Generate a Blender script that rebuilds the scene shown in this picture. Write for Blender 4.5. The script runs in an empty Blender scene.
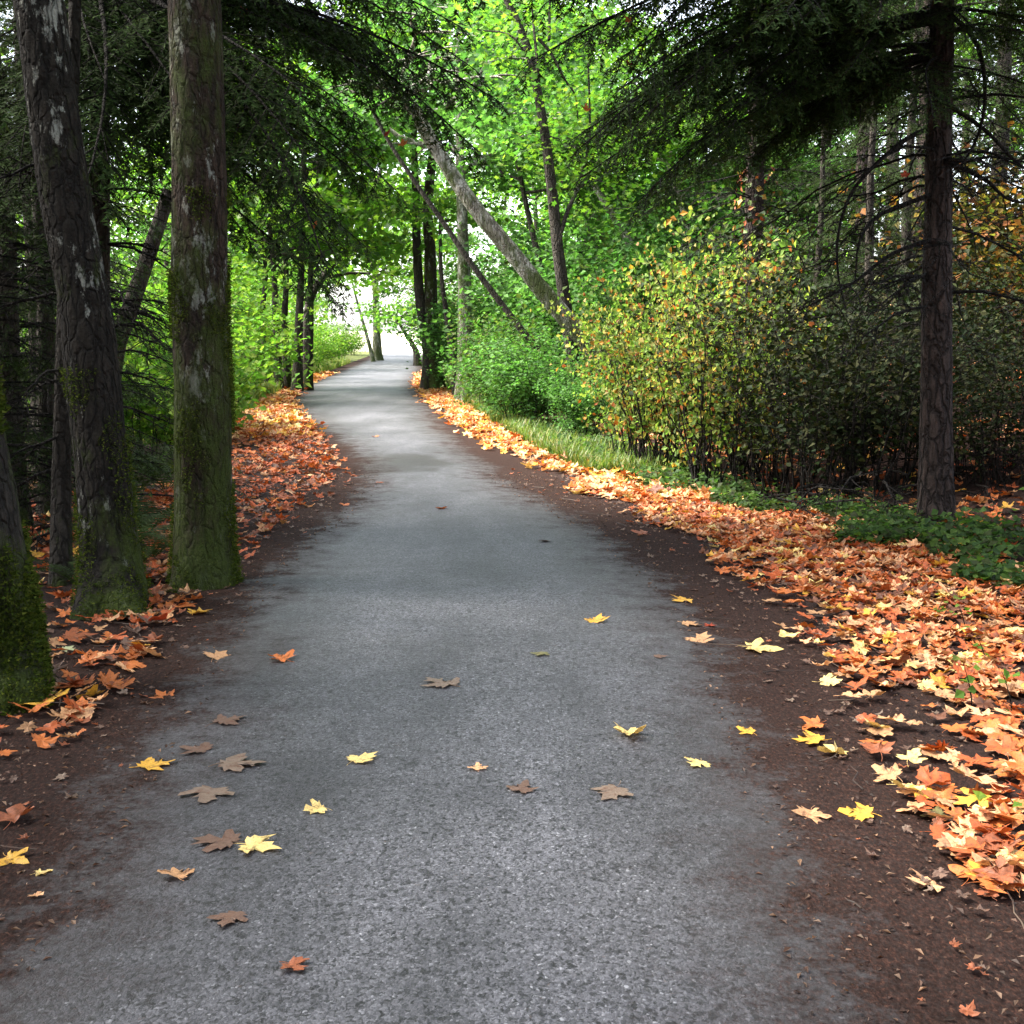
import bpy, math, random
import numpy as np
from mathutils import Vector, noise

rng = np.random.default_rng(11)
random.seed(5)
R = math.radians
sc = bpy.context.scene
col = sc.collection

# ------------------------------------------------------------------ camera
F = 1280.0
TP = 182.0 / F
PITCH = math.atan(TP)
CAM = np.array([0.0, 0.0, 1.5])
FW = np.array([0, math.cos(PITCH), -math.sin(PITCH)])
UP = np.array([0, math.sin(PITCH), math.cos(PITCH)])
RT = np.array([1.0, 0, 0])
cd = bpy.data.cameras.new('camera')
cd.sensor_width = 36
cd.lens = 36 * F / 1024
cd.clip_start = 0.05
cd.clip_end = 3000
cam = bpy.data.objects.new('camera', cd)
cam.location = CAM
cam.rotation_euler = (math.pi / 2 - PITCH, 0, 0)
col.objects.link(cam)
sc.camera = cam


def ray(px, py):
    return FW + (px - 512) / F * RT + (512 - py) / F * UP


def G(px, py, z=0.0):
    d = ray(px, py)
    t = (z - CAM[2]) / d[2]
    return CAM + d * t


def P(px, py, Y):
    d = ray(px, py)
    return CAM + d * (Y / d[1])


# ------------------------------------------------------------------ scene graph helpers
def link(o):
    col.objects.link(o)
    return o


def tag(o, label=None, cat=None, group=None, kind=None):
    if label:
        o['label'] = label
    if cat:
        o['category'] = cat
    if group:
        o['group'] = group
    if kind:
        o['kind'] = kind
    return o


def thing(name, label, cat, loc=(0, 0, 0), rotz=0.0, group=None):
    o = bpy.data.objects.new(name, None)
    o.empty_display_size = 0.2
    o.location = loc
    o.rotation_euler = (0, 0, rotz)
    link(o)
    return tag(o, label, cat, group)


def dup(root, loc, rotz=0.0, scale=1.0, label=None, group=None):
    r = root.copy()
    link(r)
    r.location = loc
    r.rotation_euler = (0, 0, rotz)
    r.scale = (scale, scale, scale)
    if label:
        r['label'] = label
    if group:
        r['group'] = group
    for ch in list(root.children):
        c = ch.copy()
        link(c)
        c.parent = r
        for g in list(ch.children):
            d = g.copy()
            link(d)
            d.parent = c
    return r


class MB:
    """collects geometry for one mesh"""
    def __init__(self):
        self.V, self.Q, self.T, self.C, self.n = [], [], [], [], 0
        self.hascol = False

    def add(self, V, Q=None, T=None, C=None):
        V = np.asarray(V, dtype=np.float32).reshape(-1, 3)
        if len(V) == 0:
            return self
        if Q is not None and len(Q):
            self.Q.append(np.asarray(Q, dtype=np.int32) + self.n)
        if T is not None and len(T):
            self.T.append(np.asarray(T, dtype=np.int32) + self.n)
        if C is None:
            C = np.ones((len(V), 3), dtype=np.float32) * 0.1
        else:
            self.hascol = True
        self.V.append(V)
        self.C.append(np.asarray(C, dtype=np.float32))
        self.n += len(V)
        return self

    def merge(self, other, M=None, off=None):
        V, Q, T, C = other.arrays()
        if M is not None:
            V = V @ M.T
        if off is not None:
            V = V + off
        return self.add(V, Q, T, C if other.hascol else None)

    def arrays(self):
        V = np.concatenate(self.V) if self.V else np.zeros((0, 3), np.float32)
        C = np.concatenate(self.C) if self.C else np.zeros((0, 3), np.float32)
        Q = np.concatenate(self.Q) if self.Q else np.zeros((0, 4), np.int32)
        T = np.concatenate(self.T) if self.T else np.zeros((0, 3), np.int32)
        return V, Q, T, C

    def mesh(self, name, mat, smooth=False):
        V, Q, T, C = self.arrays()
        me = bpy.data.meshes.new(name)
        me.vertices.add(len(V))
        me.vertices.foreach_set('co', V.astype(np.float32).ravel())
        loops = np.concatenate([Q.ravel(), T.ravel()]).astype(np.int32)
        me.loops.add(len(loops))
        me.loops.foreach_set('vertex_index', loops)
        npoly = len(Q) + len(T)
        me.polygons.add(npoly)
        starts = np.concatenate([np.arange(len(Q)) * 4, len(Q) * 4 + np.arange(len(T)) * 3]).astype(np.int32)
        me.polygons.foreach_set('loop_start', starts)
        me.polygons.foreach_set('use_smooth', np.full(npoly, smooth, dtype=bool))
        if self.hascol:
            a = me.color_attributes.new('Col', 'FLOAT_COLOR', 'POINT')
            c4 = np.ones((len(V), 4), np.float32)
            c4[:, :3] = C
            a.data.foreach_set('color', c4.ravel())
        me.update(calc_edges=True)
        me.validate()
        if mat:
            me.materials.append(mat)
        return me

    def build(self, name, mat, parent=None, smooth=False):
        o = bpy.data.objects.new(name, self.mesh(name, mat, smooth))
        link(o)
        if parent:
            o.parent = parent
        return o


def nrm(v):
    v = np.asarray(v, dtype=np.float64)
    return v / (np.linalg.norm(v, axis=-1, keepdims=True) + 1e-9)


def tube(mb, pts, radii, sides=6, color=None):
    pts = np.asarray(pts, dtype=np.float64)
    n = len(pts)
    radii = np.broadcast_to(np.asarray(radii, dtype=np.float64), (n,))
    tan = nrm(np.gradient(pts, axis=0))
    ref = np.array([0, 0, 1.0]) if abs(tan[:, 2].mean()) < 0.7 else np.array([1.0, 0, 0])
    a = nrm(np.cross(tan, ref))
    b = np.cross(tan, a)
    ang = np.arange(sides) / sides * 2 * math.pi
    V = pts[:, None, :] + radii[:, None, None] * (np.cos(ang)[None, :, None] * a[:, None, :] + np.sin(ang)[None, :, None] * b[:, None, :])
    i = np.arange(n - 1)[:, None] * sides
    k = np.arange(sides)[None, :]
    k2 = (k + 1) % sides
    Q = np.stack([i + k, i + k2, i + sides + k2, i + sides + k], -1).reshape(-1, 4)
    C = None if color is None else np.tile(np.asarray(color), (n * sides, 1))
    mb.add(V.reshape(-1, 3), Q, None, C)


def curve(pts, n):
    """Catmull-Rom through the points"""
    p = np.asarray(pts, dtype=np.float64)
    p = np.vstack([2 * p[0] - p[1], p, 2 * p[-1] - p[-2]])
    m = len(p) - 3
    u = np.linspace(0, m - 1e-6, n)
    i = u.astype(int)
    t = (u - i)[:, None]
    a, b, c, d = p[i], p[i + 1], p[i + 2], p[i + 3]
    return 0.5 * (2 * b + (c - a) * t + (2 * a - 5 * b + 4 * c - d) * t * t + (3 * b - a - 3 * c + d) * t ** 3)


# ------------------------------------------------------------------ materials
def new_mat(name):
    m = bpy.data.materials.new(name)
    m.use_nodes = True
    nt = m.node_tree
    for n in list(nt.nodes):
        nt.nodes.remove(n)
    return m, nt


class NT:
    def __init__(self, nt):
        self.nt = nt

    def n(self, typ, **kw):
        nd = self.nt.nodes.new(typ)
        for k, v in kw.items():
            if k.startswith('_'):
                setattr(nd, k[1:], v)
            else:
                key = k.replace('__', ' ')
                nd.inputs[key].default_value = v
        return nd

    def l(self, a, b):
        self.nt.links.new(a, b)

    def noise(self, vec, scale, detail=4, rough=0.55, dim='3D'):
        nd = self.n('ShaderNodeTexNoise', Scale=scale, Detail=detail, Roughness=rough)
        self.l(vec, nd.inputs['Vector'])
        return nd.outputs['Fac']

    def ramp(self, fac, stops, interp='LINEAR'):
        nd = self.n('ShaderNodeValToRGB')
        cr = nd.color_ramp
        cr.interpolation = interp
        while len(cr.elements) > 1:
            cr.elements.remove(cr.elements[-1])
        for i, (p, c) in enumerate(stops):
            e = cr.elements[0] if i == 0 else cr.elements.new(p)
            e.position = p
            if not hasattr(c, '__len__'):
                c = (c, c, c)
            e.color = (c[0], c[1], c[2], 1)
        self.l(fac, nd.inputs['Fac'])
        return nd.outputs['Color']

    def mix(self, fac, a, b, blend='MIX'):
        nd = self.n('ShaderNodeMix', _data_type='RGBA', _blend_type=blend)
        for s, v in ((0, fac), (6, a), (7, b)):
            if hasattr(v, 'node'):
                self.l(v, nd.inputs[s])
            else:
                if s and len(v) == 3:
                    v = (*v, 1)
                nd.inputs[s].default_value = v
        return nd.outputs[2]

    def math(self, op, a, b=None, clamp=False):
        nd = self.n('ShaderNodeMath', _operation=op, _use_clamp=clamp)
        for i, v in enumerate((a, b)):
            if v is None:
                continue
            if hasattr(v, 'node'):
                self.l(v, nd.inputs[i])
            else:
                nd.inputs[i].default_value = v
        return nd.outputs[0]

    def mapping(self, vec, scale):
        nd = self.n('ShaderNodeMapping')
        nd.inputs['Scale'].default_value = scale
        self.l(vec, nd.inputs['Vector'])
        return nd.outputs['Vector']

    def out(self, shader):
        o = self.n('ShaderNodeOutputMaterial')
        self.l(shader, o.inputs['Surface'])

    def bump(self, h, strength, dist, normal=None):
        nd = self.n('ShaderNodeBump', Strength=strength, Distance=dist)
        self.l(h, nd.inputs['Height'])
        if normal is not None:
            self.l(normal, nd.inputs['Normal'])
        return nd.outputs['Normal']


def bark(name, dark, light, lichen=0.3, moss=0.3, moss_top=2.0, vscale=1.0, lichen_col=(0.36, 0.36, 0.31), furrow=0.6, plates=0.5, pscale=20, moss_col=(0.045, 0.064, 0.010)):
    m, nt = new_mat(name)
    t = NT(nt)
    tc = t.n('ShaderNodeTexCoord').outputs['Object']
    st = t.mapping(tc, (1, 1, 0.2))
    st2 = t.mapping(tc, (1, 1, 0.45))
    f1 = t.noise(st, 26 * vscale, 6, 0.62)
    f2 = t.noise(tc, 3.2, 4)
    f3 = t.noise(tc, 70, 3)
    base = t.mix(t.ramp(f1, [(0.40, 0), (0.62, 1)]), dark, light)
    vw = t.n('ShaderNodeVectorMath', _operation='ADD')
    wn = t.n('ShaderNodeTexNoise', Scale=9.0, Detail=3)
    t.l(tc, wn.inputs['Vector'])
    wsc = t.n('ShaderNodeVectorMath', _operation='SCALE')
    wsc.inputs['Scale'].default_value = 0.07
    t.l(wn.outputs['Color'], wsc.inputs[0])
    t.l(t.mapping(tc, (1, 1, 0.28)), vw.inputs[0])
    t.l(wsc.outputs[0], vw.inputs[1])
    vo = t.n('ShaderNodeTexVoronoi', _feature='DISTANCE_TO_EDGE', Scale=pscale)
    t.l(vw.outputs[0], vo.inputs['Vector'])
    crack = t.ramp(vo.outputs['Distance'], [(0.0, 0), (0.16, 1)])
    base = t.mix(t.math('MULTIPLY', t.math('SUBTRACT', 1.0, crack), plates), base, tuple(c * 0.3 for c in dark))
    base = t.mix(t.math('MULTIPLY', t.ramp(f2, [(0.4, 0), (0.65, 1)]), 0.5), base, tuple(c * 0.45 for c in dark))
    base = t.mix(0.35, base, t.ramp(f3, [(0.3, tuple(c * .5 for c in dark)), (0.75, light)]))
    # pale lichen blotches
    l1 = t.noise(st2, 13.0, 7, 0.74)
    l2 = t.noise(tc, 1.9, 2)
    lm = t.math('ADD', l1, t.math('MULTIPLY', t.math('SUBTRACT', l2, 0.5), 0.55))
    lo = 0.74 - 0.24 * lichen
    lmask = t.ramp(lm, [(lo, 0), (lo + 0.06, 1)])
    l3 = t.noise(tc, 90, 2)
    lcol = t.mix(l3, lichen_col, tuple(c * 0.45 for c in lichen_col))
    c = t.mix(t.math('MULTIPLY', lmask, 0.85), base, lcol)
    # moss, thicker low down
    sx = t.n('ShaderNodeSeparateXYZ')
    t.l(tc, sx.inputs[0])
    z = sx.outputs['Z']
    hz = t.math('SUBTRACT', 1.0, t.math('DIVIDE', z, moss_top), True)
    mn = t.noise(st2, 4.2, 8, 0.72)
    mm = t.math('ADD', mn, t.math('MULTIPLY', hz, 0.16))
    mo = 0.74 - 0.36 * moss
    mmask = t.math('MULTIPLY', t.ramp(mm, [(mo, 0), (mo + 0.16, 1)]), 0.9)
    m4 = t.noise(tc, 120, 3, 0.7)
    mcol = t.mix(t.ramp(m4, [(0.3, 0), (0.7, 1)]), tuple(x * 0.5 for x in moss_col), tuple(x * 1.7 for x in moss_col))
    c = t.mix(mmask, c, mcol)
    p = t.n('ShaderNodeBsdfPrincipled', Roughness=0.9)
    p.inputs['Specular IOR Level'].default_value = 0.2
    t.l(c, p.inputs['Base Color'])
    hgt = t.math('ADD', t.math('MULTIPLY', f1, furrow), t.math('MULTIPLY', t.math('MULTIPLY', mmask, m4), 0.35))
    hgt = t.math('ADD', hgt, t.math('MULTIPLY', f3, 0.15))
    hgt = t.math('ADD', hgt, t.math('MULTIPLY', crack, plates * 0.7))
    t.l(t.bump(hgt, 1.0, 0.07), p.inputs['Normal'])
    t.out(p.outputs[0])
    return m


def leaf_mat(name, transl=0.45, rough=0.5, tcol=(1.05, 1.25, 0.65), spec=0.35, attr=True, color=None, vary=True, spots=False):
    m, nt = new_mat(name)
    t = NT(nt)
    if attr:
        c = t.n('ShaderNodeAttribute', _attribute_name='Col').outputs['Color']
    else:
        rgb = t.n('ShaderNodeRGB')
        rgb.outputs[0].default_value = (*color, 1)
        c = rgb.outputs[0]
    nrmv = None
    if vary:
        tc = t.n('ShaderNodeTexCoord').outputs['Object']
        nz = t.noise(tc, 22, 4, 0.65)
        c = t.mix(1.0, c, t.ramp(nz, [(0.25, (0.55, 0.5, 0.45)), (0.5, (0.95, 0.95, 0.95)), (0.8, (1.2, 1.2, 1.15))]), 'MULTIPLY')
        if spots:
            c = t.mix(t.ramp(t.noise(tc, 6.5 if not attr else 30, 6, 0.7), [(0.52, 0), (0.66, .8)]), c, (0.10, 0.04, 0.02))
    p = t.n('ShaderNodeBsdfPrincipled', Roughness=rough)
    p.inputs['Specular IOR Level'].default_value = spec
    t.l(c, p.inputs['Base Color'])
    tr = t.n('ShaderNodeBsdfTranslucent')
    t.l(t.mix(1.0, c, tcol, 'MULTIPLY'), tr.inputs['Color'])
    mx = t.n('ShaderNodeMixShader', Fac=transl)
    t.l(p.outputs[0], mx.inputs[1])
    t.l(tr.outputs[0], mx.inputs[2])
    t.out(mx.outputs[0])
    return m


M = {}
M['bark_mossy'] = bark('bark_mossy', (0.014, 0.009, 0.006), (0.07, 0.046, 0.032), 0.7, 0.7, 2.4, 1.3, furrow=0.8)
M['bark_lichen'] = bark('bark_lichen', (0.007, 0.0055, 0.004), (0.03, 0.024, 0.018), 0.66, 0.48, 1.3, furrow=0.4)
M['bark_edge'] = bark('bark_edge', (0.012, 0.010, 0.008), (0.05, 0.042, 0.034), 0.3, 0.62, 1.8, furrow=0.8)
M['bark_fir'] = bark('bark_fir', (0.018, 0.012, 0.010), (0.085, 0.060, 0.050), 0.12, 0.05, 0.6, 0.9, furrow=0.8, plates=0.95, pscale=17)
M['bark_pole'] = bark('bark_pole', (0.016, 0.013, 0.010), (0.055, 0.046, 0.038), 0.35, 0.3, 1.0, 1.0, furrow=0.4)
M['bark_pale'] = bark('bark_pale', (0.09, 0.075, 0.06), (0.36, 0.32, 0.26), 1.15, 0.66, 6.0, 0.6, lichen_col=(0.6, 0.57, 0.5), furrow=0.6)
M['bark_maple'] = bark('bark_maple', (0.035, 0.03, 0.022), (0.15, 0.13, 0.10), 0.45, 0.55, 2.5, 0.5, furrow=0.5)
M['bark_dark'] = bark('bark_dark', (0.025, 0.02, 0.015), (0.09, 0.075, 0.06), 0.25, 0.35, 2.0, 0.5, furrow=0.5)
M['twig'] = bark('twig_bark', (0.006, 0.0045, 0.0035), (0.018, 0.014, 0.011), 0.1, 0.0, 1, furrow=0.1)
M['maple_leaf'] = leaf_mat('maple_foliage', 0.6, spec=0.2)
M['shrub_leaf'] = leaf_mat('shrub_foliage', 0.5, 0.6, spec=0.15)
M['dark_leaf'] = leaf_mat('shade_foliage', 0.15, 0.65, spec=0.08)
M['needle'] = leaf_mat('conifer_needles', 0.2, 0.7, (1.2, 1.3, 0.6), 0.06, vary=False)
M['fern'] = leaf_mat('fern_fronds', 0.3, 0.7, spec=0.08)
M['moss'] = leaf_mat('moss_tufts', 0.2, 0.9, spec=0.03, vary=False)
M['grass'] = leaf_mat('grass_blades', 0.4, 0.5)
M['litter'] = leaf_mat('fallen_leaf_litter', 0.18, 0.6, (1.2, 0.9, 0.5), spots=True)

# ------------------------------------------------------------------ the path edges (table of the grey asphalt's two edges)
EDGE = [(1024, -60, 850), (900, 40, 815), (800, 105, 792), (735, 150, 765), (650, 205, 720), (600, 240, 685), (560, 275, 640),
        (520, 332, 578), (500, 354, 536), (490, 362, 516), (470, 366, 490), (450, 350, 464), (430, 322, 444), (415, 302, 433), (400, 293, 422),
        (385, 309, 411), (370, 345, 419), (355, 381, 423)]
ey, el, er = [], [], []
for py, a, b in EDGE:
    g1, g2 = G(a, py), G(b, py)
    ey.append(g1[1]); el.append(g1[0]); er.append(g2[0])
ey = np.array([-14, 0.0] + ey + [110, 150]); el = np.array([-1.5, -1.32] + el + [-10.2, -14.5]); er = np.array([0.95, 0.95] + er + [-7.4, -11.6])
YS = np.concatenate([np.arange(-14, 3, 0.5), np.arange(3, 30, 0.2), np.arange(30, 150.1, 1.0)])


def smooth(y, v, w):
    k = np.array([np.exp(-((y - c) / (w * (0.6 + max(c, 0) * 0.06))) ** 2) for c in YS])
    return None


def sm_interp(xs, ys, q):
    out = np.zeros(len(q))
    for o in np.linspace(-1, 1, 9):
        out += np.interp(q + o * (0.35 + 0.03 * np.maximum(q, 0)), xs, ys)
    return out / 9


EL = sm_interp(ey, el, YS)
ER = sm_interp(ey, er, YS)


def edgeL(y):
    return np.interp(y, YS, EL)


def edgeR(y):
    return np.interp(y, YS, ER)


def sstep(a, b, x):
    t = np.clip((x - a) / (b - a), 0, 1)
    return t * t * (3 - 2 * t)


def H(x, y):
    """height of the ground"""
    x = np.asarray(x, dtype=float); y = np.asarray(y, dtype=float)
    dr = x - edgeR(y)
    dl = edgeL(y) - x
    near = sstep(110, 70, y)
    h = sstep(2.7, 9.0, dr) * 2.4 * near + sstep(9, 30, dr) * 3.0 * near
    h = h - sstep(0.7, 3.0, dl) * 0.22 * sstep(40, 20, y) + sstep(6, 20, dl) * 0.6 * near
    und = 0.07 * np.sin(x * 1.3 + 0.4 * y) * np.cos(y * 0.9 - 0.5 * x) + 0.04 * np.sin(x * 3.1 + 1) * np.sin(y * 2.7)
    h = h + und * sstep(0.6, 2.5, np.maximum(dr, dl))
    return h


def HZ(x, y):
    return float(H(x, y))


def on(p, dz=0.0):
    return (float(p[0]), float(p[1]), HZ(p[0], p[1]) + dz)


# ------------------------------------------------------------------ ground
xs = np.concatenate([np.linspace(-700, -40, 12)[:-1], np.linspace(-40, -8, 40)[:-1], np.linspace(-8, 8, 107)[:-1], np.linspace(8, 40, 40)[:-1], np.linspace(40, 700, 12)])
ysg = np.concatenate([np.linspace(-100, -14, 8)[:-1], np.linspace(-14, 26, 200)[:-1], np.linspace(26, 160, 140)[:-1], np.linspace(160, 1500, 14)])
X, Y = np.meshgrid(xs, ysg)
Z = H(X, Y)
inp = (X > edgeL(Y) - 0.62) & (X < edgeR(Y) + 0.62)
Z = Z - 0.03 * inp * (np.abs(Y) < 152)
nx, ny = len(xs), len(ysg)
idx = np.arange(nx * ny).reshape(ny, nx)
Qg = np.stack([idx[:-1, :-1], idx[:-1, 1:], idx[1:, 1:], idx[1:, :-1]], -1).reshape(-1, 4)
mb = MB().add(np.stack([X, Y, Z], -1).reshape(-1, 3), Qg)
m, nt = new_mat('forest_floor')
t = NT(nt)
tc = t.n('ShaderNodeTexCoord').outputs['Object']
n1 = t.noise(tc, 0.7, 4)
n2 = t.noise(tc, 14, 6, 0.7)
n3 = t.noise(tc, 60, 4, 0.7)
c = t.ramp(t.noise(t.mapping(tc, (1, 0.5, 1)), 95, 5, 0.75), [(0.3, (0.008, 0.005, 0.0045)), (0.5, (0.024, 0.013, 0.011)), (0.66, (0.055, 0.026, 0.018)), (0.8, (0.15, 0.08, 0.05))])
c = t.mix(t.ramp(n2, [(0.45, 0), (0.7, .7)]), c, (0.016, 0.010, 0.007))

# open field beyond the wood: dry pale grass
sx = t.n('ShaderNodeSeparateXYZ'); t.l(tc, sx.inputs[0])
verge = t.ramp(t.math('DIVIDE', t.math('ADD', sx.outputs['Y'], t.math('MULTIPLY', n1, 8)), 100), [(0.24, 0), (0.36, 0.85)])
c = t.mix(verge, c, t.mix(n2, (0.06, 0.085, 0.02), (0.14, 0.15, 0.045)))
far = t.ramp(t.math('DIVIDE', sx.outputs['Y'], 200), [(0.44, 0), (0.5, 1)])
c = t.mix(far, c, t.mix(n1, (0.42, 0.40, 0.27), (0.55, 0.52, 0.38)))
p = t.n('ShaderNodeBsdfPrincipled', Roughness=0.95)
p.inputs['Specular IOR Level'].default_value = 0.15
t.l(c, p.inputs['Base Color'])
t.l(t.bump(t.math('ADD', n2, t.math('MULTIPLY', n3, 0.5)), 1.0, 0.03), p.inputs['Normal'])
t.out(p.outputs[0])
tag(mb.build('ground', m, None, True), kind='structure')

# ------------------------------------------------------------------ path
us = np.concatenate([[-0.6, -0.4, -0.2], np.linspace(0, 1, 11), [1.2, 1.4, 1.6]])
rows, att = [], []
for y, a, b in zip(YS, EL, ER):
    w = b - a
    for u in us:
        if u < 0:
            x = a + u; d = u
        elif u > 1:
            x = b + (u - 1); d = -(u - 1)
        else:
            x = a + u * w; d = min(u, 1 - u) * w
        s = (u - .5) * 2
        z = 0.012 + 0.02 * (1 - min(1, s * s)) if 0 <= u <= 1 else 0.012 - 0.02 * max(0, abs(s) - 1)
        rows.append((x, y, z)); att.append((d * 0.5 + 0.5, 0, 0))
nu = len(us)
idx = np.arange(len(rows)).reshape(-1, nu)
Qp = np.stack([idx[:-1, :-1], idx[:-1, 1:], idx[1:, 1:], idx[1:, :-1]], -1).reshape(-1, 4)
mb = MB().add(rows, Qp, None, att)
m, nt = new_mat('old_asphalt')
t = NT(nt)
tc = t.n('ShaderNodeTexCoord').outputs['Object']
sx = t.n('ShaderNodeSeparateXYZ'); t.l(tc, sx.inputs[0])
at = t.n('ShaderNodeAttribute', _attribute_name='Col')
sa = t.n('ShaderNodeSeparateColor'); t.l(at.outputs['Color'], sa.inputs[0])
d = t.math('MULTIPLY', t.math('SUBTRACT', sa.outputs[0], 0.5), 2.0)      # metres inside the asphalt's edge
wrp = t.n('ShaderNodeTexNoise', Scale=60.0, Detail=2); t.l(tc, wrp.inputs['Vector'])
wrs = t.n('ShaderNodeVectorMath', _operation='SCALE'); wrs.inputs['Scale'].default_value = 0.016; t.l(wrp.outputs['Color'], wrs.inputs[0])
wra = t.n('ShaderNodeVectorMath', _operation='ADD'); t.l(t.mapping(tc, (1, 0.72, 1)), wra.inputs[0]); t.l(wrs.outputs[0], wra.inputs[1])
tca = wra.outputs[0]
vor = t.n('ShaderNodeTexVoronoi', Scale=165.0); t.l(tca, vor.inputs['Vector'])
sv = t.n('ShaderNodeSeparateColor'); t.l(vor.outputs['Color'], sv.inputs[0])
vor2 = t.n('ShaderNodeTexVoronoi', Scale=70.0); t.l(tca, vor2.inputs['Vector'])
sv2 = t.n('ShaderNodeSeparateColor'); t.l(vor2.outputs['Color'], sv2.inputs[0])
big = t.noise(tc, 0.55, 5, 0.6)
mid = t.noise(tc, 6, 5, 0.65)
fine = t.noise(tc, 45, 4, 0.7)
grain = t.ramp(sv.outputs[0], [(0.0, (0.022, 0.022, 0.024)), (0.25, (0.062, 0.061, 0.067)), (0.8, (0.106, 0.104, 0.114)), (0.97, (0.13, 0.128, 0.138)), (1.0, (0.24, 0.24, 0.25))])
grain2 = t.ramp(sv2.outputs[0], [(0.0, (0.25, 0.25, 0.26)), (0.1, (0.85, 0.85, 0.86)), (0.9, (1.04, 1.04, 1.05)), (1.0, (1.3, 1.3, 1.3))])
asph = t.mix(1.0, grain, grain2, 'MULTIPLY')
gap = t.ramp(vor.outputs['Distance'], [(0.45, 1), (0.85, 0.6)])
asph = t.mix(1.0, asph, gap, 'MULTIPLY')
pit = t.ramp(t.noise(tca, 52, 3, 0.6), [(0.36, 0.2), (0.43, 1)])
asph = t.mix(1.0, asph, pit, 'MULTIPLY')
asph = t.mix(1.0, asph, t.ramp(big, [(0.33, (0.62, 0.62, 0.64)), (0.5, (1, 1, 1)), (0.7, (1.25, 1.25, 1.27))]), 'MULTIPLY')
asph = t.mix(1.0, asph, t.ramp(mid, [(0.3, (0.75, 0.75, 0.76)), (0.6, (1.05, 1.05, 1.05))]), 'MULTIPLY')
# dark patch across the left of the path where it bends
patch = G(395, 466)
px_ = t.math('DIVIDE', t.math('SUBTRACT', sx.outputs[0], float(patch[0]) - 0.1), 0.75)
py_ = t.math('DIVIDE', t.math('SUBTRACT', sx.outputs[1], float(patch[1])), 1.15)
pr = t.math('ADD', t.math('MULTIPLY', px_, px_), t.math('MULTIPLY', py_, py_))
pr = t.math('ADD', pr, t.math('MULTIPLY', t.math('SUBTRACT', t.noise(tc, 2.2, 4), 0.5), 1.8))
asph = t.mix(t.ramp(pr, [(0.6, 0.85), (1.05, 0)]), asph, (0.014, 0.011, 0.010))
# litter of needles and soil along both edges
lit = t.ramp(t.noise(t.mapping(tc, (1, 0.5, 1)), 95, 5, 0.75), [(0.3, (0.008, 0.005, 0.0045)), (0.5, (0.022, 0.0125, 0.010)), (0.62, (0.050, 0.024, 0.018)), (0.78, (0.19, 0.10, 0.065))])
lit = t.mix(t.ramp(sv.outputs[1], [(0.6, 0), (0.62, 0.35)]), lit, (0.03, 0.024, 0.022))
edge = t.math('ADD', d, t.math('MULTIPLY', t.math('SUBTRACT', t.noise(tc, 1.5, 5, 0.65), 0.5), 0.75))
edge = t.math('ADD', edge, t.math('MULTIPLY', t.math('SUBTRACT', fine, 0.5), 0.7))
edge = t.math('ADD', edge, t.math('MULTIPLY', t.math('SUBTRACT', mid, 0.5), 0.6))
em = t.ramp(t.math('ADD', t.math('MULTIPLY', edge, 0.5), 0.5), [(0.46, 1), (0.58, 0.3), (0.70, 0)])
track = t.noise(t.mapping(tc, (1.0, 0.22, 1)), 1.7, 5, 0.6)
asph = t.mix(1.0, asph, t.ramp(track, [(0.35, (0.66, 0.66, 0.68)), (0.5, (0.95, 0.95, 0.97)), (0.65, (1.2, 1.2, 1.22))]), 'MULTIPLY')
asph = t.mix(t.ramp(t.math('ADD', d, t.math('MULTIPLY', mid, 0.25)), [(0.1, 0.75), (0.45, .35), (0.85, 0)]), asph, (0.020, 0.017, 0.016))
c = t.mix(em, asph, lit)
# stray brown fragments over the asphalt
fr = t.math('MULTIPLY', t.ramp(t.noise(tc, 38, 3, 0.6), [(0.68, 0), (0.72, 1)]), t.ramp(t.noise(tc, 1.1, 3), [(0.42, 0), (0.7, 0.8)]))
c = t.mix(fr, c, (0.10, 0.06, 0.045))
far_glare = t.ramp(t.math('DIVIDE', sx.outputs[1], 200), [(0.375, 0), (0.42, 1)])
c = t.mix(far_glare, c, (0.5, 0.48, 0.44))  # far end painted pale in place of overexposed sunlight
p = t.n('ShaderNodeBsdfPrincipled')
t.l(t.ramp(em, [(0, 0.45), (1, 0.06)]), p.inputs['Specular IOR Level'])
t.l(t.ramp(em, [(0, 0.58), (1, 0.95)]), p.inputs['Roughness'])
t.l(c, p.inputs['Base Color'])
h = t.math('ADD', t.math('MULTIPLY', sv.outputs[1], 0.6), t.math('MULTIPLY', fine, 0.8))
h = t.math('SUBTRACT', h, t.math('MULTIPLY', vor.outputs['Distance'], 0.25))
t.l(t.bump(h, 0.7, 0.006), p.inputs['Normal'])
t.out(p.outputs[0])
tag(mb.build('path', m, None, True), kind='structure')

# ------------------------------------------------------------------ leaves
def frames(nor, spin):
    nor = nrm(nor)
    ref = np.where(np.abs(nor[:, 2:3]) < 0.9, np.array([[0, 0, 1.0]]), np.array([[1.0, 0, 0]]))
    a = nrm(np.cross(ref, nor))
    b = np.cross(nor, a)
    c, s = np.cos(spin)[:, None], np.sin(spin)[:, None]
    return a * c + b * s, -a * s + b * c, nor


# a rhombus-like blade folded along its midrib
SIMPLE_V = np.array([[0, 0, 0], [0.32, 0.42, 0.10], [0, 1.0, -0.08], [-0.32, 0.42, 0.10]])
SIMPLE_Q = np.array([[0, 1, 2, 3]])
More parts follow.
